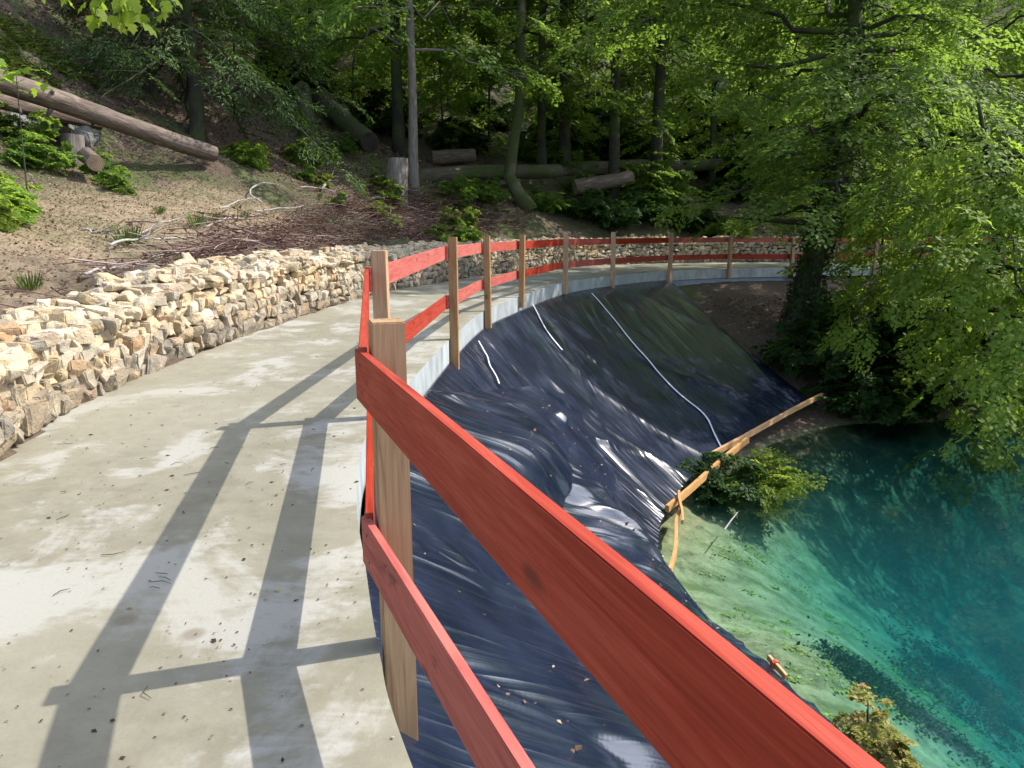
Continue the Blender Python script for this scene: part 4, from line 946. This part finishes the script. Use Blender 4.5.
# ------------------------------------------------------------------ brushwood, branches, litter
def region_pts(r, n, pxs, test=None):
    """n ground points under the polygon pxs (x,y world)"""
    P = np.array(pxs); lo, hi = P.min(0), P.max(0); out = []
    while sum(len(o) for o in out) < n:
        q = r.uniform(lo, hi, size=(n, 2)); out.append(q[in_poly(q[:, 0], q[:, 1], P)])
    return np.concatenate(out)[:n]
wall_back = lambda y: float(np.interp(y, WALL[:480, 1], WALL[:480, 0]))
BRUSH = [(wall_back(5.2) - 1.0, 5.2), (wall_back(8) - .9, 8), (wall_back(11) - .9, 11), (wall_back(15) - 1.0, 15), (wall_back(19) - 1.4, 19), (-1.3, 24), (.6, 27.2), (-1.8, 27), (-4.4, 23.5), (-4.5, 21), (-4.9, 16.5), (-4.7, 11.5), (-4.4, 8.5), (-3.8, 6)]
r = R_(31); n = 2300; q = region_pts(r, n, BRUSH); z = gz(q[:, 0], q[:, 1]); mb = MB(); LP = []
for i in range(n):
    a = r.uniform(0, 3.14) if r.random() < .4 else r.normal() * .5 + .9; L = r.uniform(.25, 1.1); d = np.array([math.cos(a), math.sin(a), r.normal() * .16]); c = np.array([q[i, 0], q[i, 1], z[i] + abs(r.normal()) * .24 + .02])
    bend = r.normal(size=3) * .07 * L; rr = r.uniform(.003, .01); mb.tube([c - d * L / 2, c + bend, c + d * L / 2], [rr, rr * .8, rr * .4], 3, cap=False)
    for k in range(2): LP.append(c + d * L * r.uniform(-.5, .5) + r.normal(size=3) * .04)
br = mb.build('brushwood', M['twig']); tag(br, 'reddish brown brushwood heaped behind the stone wall', 'brushwood', kind='stuff')
LP = np.array(LP); n = len(LP); lo = leaf_obj('withered_leaves', LP, r.normal(size=(n, 3)), r.normal(size=(n, 3)) + [0, 0, .6], r.uniform(.035, .09, n), M['leaf_copper'], br, .3)

def branch(pts_px, d, rad, label, seed):
    r = R_(seed); C = []
    for px, py in pts_px:
        # walk along the pixel ray to the ground, then sit just above it
        t = np.linspace(5, 40, 700); rr = ray(px, py); Q = np.array([0, 0, CAMZ]) + rr[None] * (t / rr[1])[:, None]; h_ = gz(Q[:, 0], Q[:, 1]); hit = np.where(Q[:, 2] < h_ + .06)[0]; k = hit[0] if len(hit) else 300
        C.append(Q[k] + [0, 0, .05 + .05 * r.random()])
    C = spline(C, 22); C += np.convolve(r.normal(size=28), np.ones(7) / 7, 'valid')[:, None] * [.03, .03, .04]
    rad_ = np.linspace(rad, rad * .35, 22); root = C[0].copy(); mb = MB(); mb.tube(C - root, rad_, 6, jitter=.2)
    for k in range(3):
        i = int(r.integers(6, 20)); d_ = norm(C[min(i + 2, 21)] - C[i]) + r.normal(size=3) * .6; d_[2] = abs(d_[2]) * .6; L = r.uniform(.25, .6)
        mb.tube([C[i] - root, C[i] - root + d_ * L * .5 + r.normal(size=3) * .03, C[i] - root + d_ * L], [rad_[i] * .6, rad_[i] * .4, .003], 4)
    o = mb.build('dead_branch', M['dead_wood'], smooth_=True); o.location = root; tag(o, label, 'branch', 'bleached branches on the brushwood'); return o
for k, (pts, rad, lab) in enumerate((
    ([(112, 250), (124, 246), (160, 243), (198, 241)], .022, 'forked white branch low on the brushwood nearest the wall'),
    ([(140, 238), (160, 227), (188, 220)], .02, 'pale branch between the grass tufts on the brushwood'),
    ([(218, 215), (240, 205), (262, 202)], .022, 'curved pale branch at the edge of the bare trail'),
    ([(262, 204), (250, 195), (262, 187), (285, 189)], .022, 'hooked white branch arching over the trail edge'),
    ([(322, 192), (331, 180), (335, 170)], .035, 'thick white branch stub left of the tall stump'),
    ([(300, 190), (318, 191), (338, 194)], .02, 'short white branch lying flat below the thick stub'),
    ([(340, 196), (360, 204), (372, 214)], .018, 'thin grey branch sloping in front of the tall stump'),
    ([(366, 175), (386, 192), (391, 222)], .02, 'bent pale branch leaning before the tall stump'),
    ([(400, 208), (430, 214), (468, 224)], .018, 'long thin branch below the slim pale tree'),
    ([(85, 232), (105, 240), (122, 246)], .018, 'dark tipped branch at the left end of the brushwood'),
    ([(255, 216), (280, 212), (305, 210)], .018, 'low pale branch lying across the middle of the brushwood'),
    ([(150, 262), (175, 258), (205, 262)], .016, 'thin pale branch right above the wall stones'),
    ([(85, 282), (120, 272), (150, 266)], .018, 'nearest pale branch resting behind the wall'),
    ([(205, 232), (230, 222), (250, 226)], .016, 'slim branch pointing toward the far grass tuft'))): branch(pts, 0, rad, lab, 300 + k)

# leaf litter on the slopes
r = R_(41); q = np.concatenate([region_pts(r, 15000, [(-14, 9), (-5.6, 9), (-4.8, 19), (-3, 23), (1, 28), (-4, 32), (-14, 26)]), region_pts(r, 6000, [(-4, 27), (22, 31), (26, 48), (-8, 46)]), region_pts(r, 2600, [(5.6, 23), (12, 25), (12, 19), (8, 19)]), region_pts(r, 16000, [(-9, 5), (-4.0, 5), (-4.6, 20), (-9, 20)])])
n = len(q); z = gz(q[:, 0], q[:, 1]); sz = r.uniform(.05, .1, n) * (1 + .6 * (q[:, 1] > 27)) * np.where((q[:, 0] > -9) & (q[:, 1] < 20), .5, 1)
lt = leaf_obj('leaf_litter', np.c_[q, z + .02], np.c_[r.normal(size=(n, 2)), r.normal(size=n) * .3], np.tile([0, 0, 1.], (n, 1)) + r.normal(size=(n, 3)) * .4, sz, M['dry_leaf']); tag(lt, 'brown dead leaves littering the slopes', 'leaf litter', kind='stuff')
# moss on the upper left bank
def hit(px, py):
    t_ = np.linspace(4, 60, 1400); rr = ray(px, py); Q = np.array([0, 0, CAMZ]) + rr[None] * (t_ / rr[1])[:, None]; h_ = gz(Q[:, 0], Q[:, 1]); k = np.where(Q[:, 2] < h_ + .03)[0]; return Q[k[0]] if len(k) else Q[500]
r = R_(43); MP = [tuple(hit(*q)[:2]) for q in ((-40, 60), (20, 78), (100, 112), (122, 118), (95, 80), (45, 38), (-40, 0))]
q = region_pts(r, 8000, MP); q = q + r.normal(size=q.shape) * .35; keep_ = fbm(q[:, 0] * .9, q[:, 1] * .9, 77, 3) + .25 * fbm(q[:, 0] * 3, q[:, 1] * 3, 78, 2) > -.05; q = q[keep_]; n = len(q)
ms_ = leaf_obj('bank_moss', np.c_[q, gz(q[:, 0], q[:, 1])], np.c_[r.normal(size=(n, 2)) + [.5, -.6], r.uniform(-.2, .5, n)], np.tile([0, -.3, 1.], (n, 1)) + r.normal(size=(n, 3)) * .4, r.uniform(.07, .2, n), M['moss'], wid=.2); tag(ms_, 'yellow green moss and low ferns on the steep left bank', 'moss', kind='stuff')
# ground plants, left
GP = [shrub_shape(R_(230 + i), .5, .38, 13, .075, .26) for i in range(2)]
gpp = [None, None]
def place_plant(k, loc, s, label, group, mat='leaf_lime'):
    if gpp[k] is None: o = make_shrub(label, GP[k], M[mat], loc, group, name='plant'); gpp[k] = o
    else: o = copy_tree(gpp[k]); o.location = loc
    o.scale = (s,) * 3; o.rotation_euler = (0, 0, s * 17); o['label'] = label; o['group'] = group
rp = R_(61)
for (px, py, d, s) in ((-4, 186, 10.0, .8), (6, 172, 11, .7), (-8, 162, 11.5, .9), (14, 186, 10.5, .4), (-12, 200, 9.4, .7)):
    x, y = at_y(px, py, d)[:2]; place_plant(0, ground_at(x, y), s, 'bright leafy plant clump at the left edge beside the bare trail', 'plants by the trail at left')
for (px, py, d, s) in ((30, 150, 15.4, 1.0), (45, 155, 15.0, .9), (15, 148, 15.6, .9), (102, 158, 15.6, .7), (112, 168, 15.2, .6), (88, 148, 16, .7), (125, 176, 15, .4), (10, 165, 14.4, .7)):
    x, y = at_y(px, py, d)[:2]; place_plant(1, ground_at(x, y), s, 'leafy green plant growing around the short stump under the long log', 'plants around the left stump', 'leaf')
for i in range(26):
    px = rp.uniform(255, 470); d = rp.uniform(20.5, 27.5); x = (px - 512) / F_PX * d
    place_plant(int(rp.integers(2)), ground_at(x, d), rp.uniform(.5, 1.1), 'small green plant dotted over the litter near the tall stump', 'plants near the tall stump')
# grass tufts
def tuft_shape(r, n, h): 
    a = r.uniform(0, 6.28, n); b = np.stack([np.cos(a), np.sin(a), 0 * a], 1) * r.uniform(0, .12, n)[:, None]; d = np.c_[np.cos(a) * .35 + r.normal(size=n) * .15, np.sin(a) * .35 + r.normal(size=n) * .15, np.ones(n)]
    return b, d, np.stack([np.cos(a), np.sin(a), 0 * a + .2], 1), h * r.uniform(.5, 1.1, n)
tb = tuft_shape(R_(71), 70, .34); tproto = None
for (px, py, s, lab) in ((128, 243, 1.15, 'tallest grass tuft at the edge of the trail'), (197, 226, 1.0, 'broad leaved grass tuft in the middle of the brushwood'), (215, 222, .8, 'grass tuft just right of the broad leaved one'), (308, 232, 1.0, 'grass tuft low on the brushwood near the wall bend'), (160, 212, .6, 'small grass tuft on the bare trail'), (245, 216, .7, 'thin grass tuft beside the curved pale branch'), (30, 287, .7, 'little grass tuft nearest the camera behind the wall')):
    t_ = np.linspace(4, 40, 900); rr = ray(px, py); Q = np.array([0, 0, CAMZ]) + rr[None] * (t_ / rr[1])[:, None]; h_ = gz(Q[:, 0], Q[:, 1]); hit = np.where(Q[:, 2] < h_ + .05)[0]; loc = Q[hit[0]] if len(hit) else Q[200]
    if tproto is None: o = leaf_obj('grass_tuft', *tb, M['grass'], None, .03, .02); tproto = o
    else: o = tproto.copy(); COL.objects.link(o)
    o.location = (loc[0], loc[1], g1(loc[0], loc[1])); o.scale = (s,) * 3; tag(o, lab, 'grass tuft', 'grass tufts on the clearing')

# debris on the path
r = R_(51); q = region_pts(r, 1500, [(EDGE[near_i(1)][0] - .03, 1), (EDGE[near_i(2.2)][0] - .03, 2.2), (EDGE[near_i(5)][0] - .05, 5), (EDGE[near_i(10)][0] - .05, 10), (-3.2, 10), (-3.3, 6), (-2.8, 4), (-2.4, 1.5)]); n = len(q)
db = leaf_obj('leaf_debris', np.c_[q, np.full(n, .004)], np.c_[r.normal(size=(n, 2)), r.normal(size=n) * .12], np.tile([0, 0, 1.], (n, 1)) + r.normal(size=(n, 3)) * .15, r.uniform(.006, .017, n) * np.where(r.random(n) < .08, 2.0, 1), M['debris'], None, .3, .06); tag(db, 'bits of dry leaf and bud scales scattered on the concrete', 'debris', kind='stuff')
mb = MB()
for i in range(26):
    c = np.r_[region_pts(r, 1, [(-.5, 1.6), (-.9, 4), (-3, 5.5), (-2.6, 2)])[0], .006]; a = r.uniform(0, 6.28); L = r.uniform(.03, .09); d = np.array([math.cos(a), math.sin(a), 0]); s = np.array([-d[1], d[0], 0]) * r.normal() * .35
    mb.tube([c - d * L / 2, c + s * L * .5 + [0, 0, .004], c + d * L / 2], [.0015, .0018, .001], 4)
o = mb.build('twig_bits', M['bark_dark']); tag(o, 'tiny curved twigs lying on the concrete path', 'twigs', kind='stuff')
# litter at the foot of the nearest post
# dry leaves on the near sheet
n = 420; ii = r.integers(20, nu2 - 10, n); jj = r.integers(6, nv2 - 20, n); N0 = normals(NEARP.reshape(-1, 3), nu2, nv2).reshape(nu2, nv2, 3)
o = leaf_obj('dry_leaves', NEARP[ii, jj] + N0[ii, jj] * .012, r.normal(size=(n, 3)) * [1, 1, .3], N0[ii, jj] + r.normal(size=(n, 3)) * .2, r.uniform(.015, .05, n), M['dry_leaf']); tag(o, 'dry leaves scattered on the near black plastic sheet', 'dry leaves', kind='stuff')

# ------------------------------------------------------------------ pond details
r = R_(63); C0 = region_pts(r, 110, [(2.9, 6.6), (2.5, 9.4), (2.9, 11.2), (4.0, 12.2), (6.5, 9.5), (6.0, 7), (4.2, 6)]); 
P_ = []
for c in C0:
    k = int(r.integers(5, 40)); P_.append(c + r.normal(size=(k, 2)) * [.13, .05] * r.uniform(.3, 1.2))
P_ = np.concatenate(P_); n = len(P_); o = leaf_obj('algae', np.c_[P_, gz(P_[:, 0], P_[:, 1]) + .01], np.c_[r.normal(size=(n, 2)), r.uniform(-.05, .12, n)], np.tile([0, 0, 1.], (n, 1)) + r.normal(size=(n, 3)) * .2, r.uniform(.02, .07, n), M['algae']); tag(o, 'yellow green algae on the pond bed', 'algae', kind='stuff')
P_ = np.concatenate([c + r.normal(size=(420, 2)) * r.uniform(.1, .42, 2) for c in [np.array(WEED[int(r.integers(4))]) + r.normal(size=2) * [.5, .3] for _ in range(30)]]); n = len(P_)
o = leaf_obj('water_weed', np.c_[P_, gz(P_[:, 0], P_[:, 1]) + .02], np.c_[r.normal(size=(n, 2)), r.uniform(.1, .6, n)], r.normal(size=(n, 3)), r.uniform(.025, .075, n), M['weed'], None, .3); tag(o, 'dark water weed growing on the pond bed at lower right', 'water weed', kind='stuff')
p = at_z(731, 521, -3.12); mb = MB(); d = norm(at_z(744, 504, -3.1) - at_z(719, 537, -3.1)); mb.tube([-d * .4, d * .02 + [0, 0, .01], d * .42], [.012, .011, .007], 6); o = mb.build('floating_stick', M['dead_wood']); o.location = p; tag(o, 'pale straight stick floating near the sheet corner', 'stick')
for k, (px, py, h, w_, mat, lab) in enumerate(((871, 758, .95, .2, 'leaf_yellow', 'yellowing bush with pale and golden leaves at the water edge below the rail'), (834, 770, .45, .22, 'leaf_yellow', 'sparse yellowing twigs half hidden behind the upper rail'), (958, 800, .56, .26, 'leaf_yellow', 'yellow green bush tip peeping in at the bottom edge at right'))):
    b = at_z(px, py, -3.1); bx_ = make_shrub(lab, shrub_shape(R_(400 + k), h, w_, 34 if k == 0 else 20, .045, .14, t0=.75), M[mat], (b[0], b[1], min(g1(b[0], b[1]), -3.05) - .05));
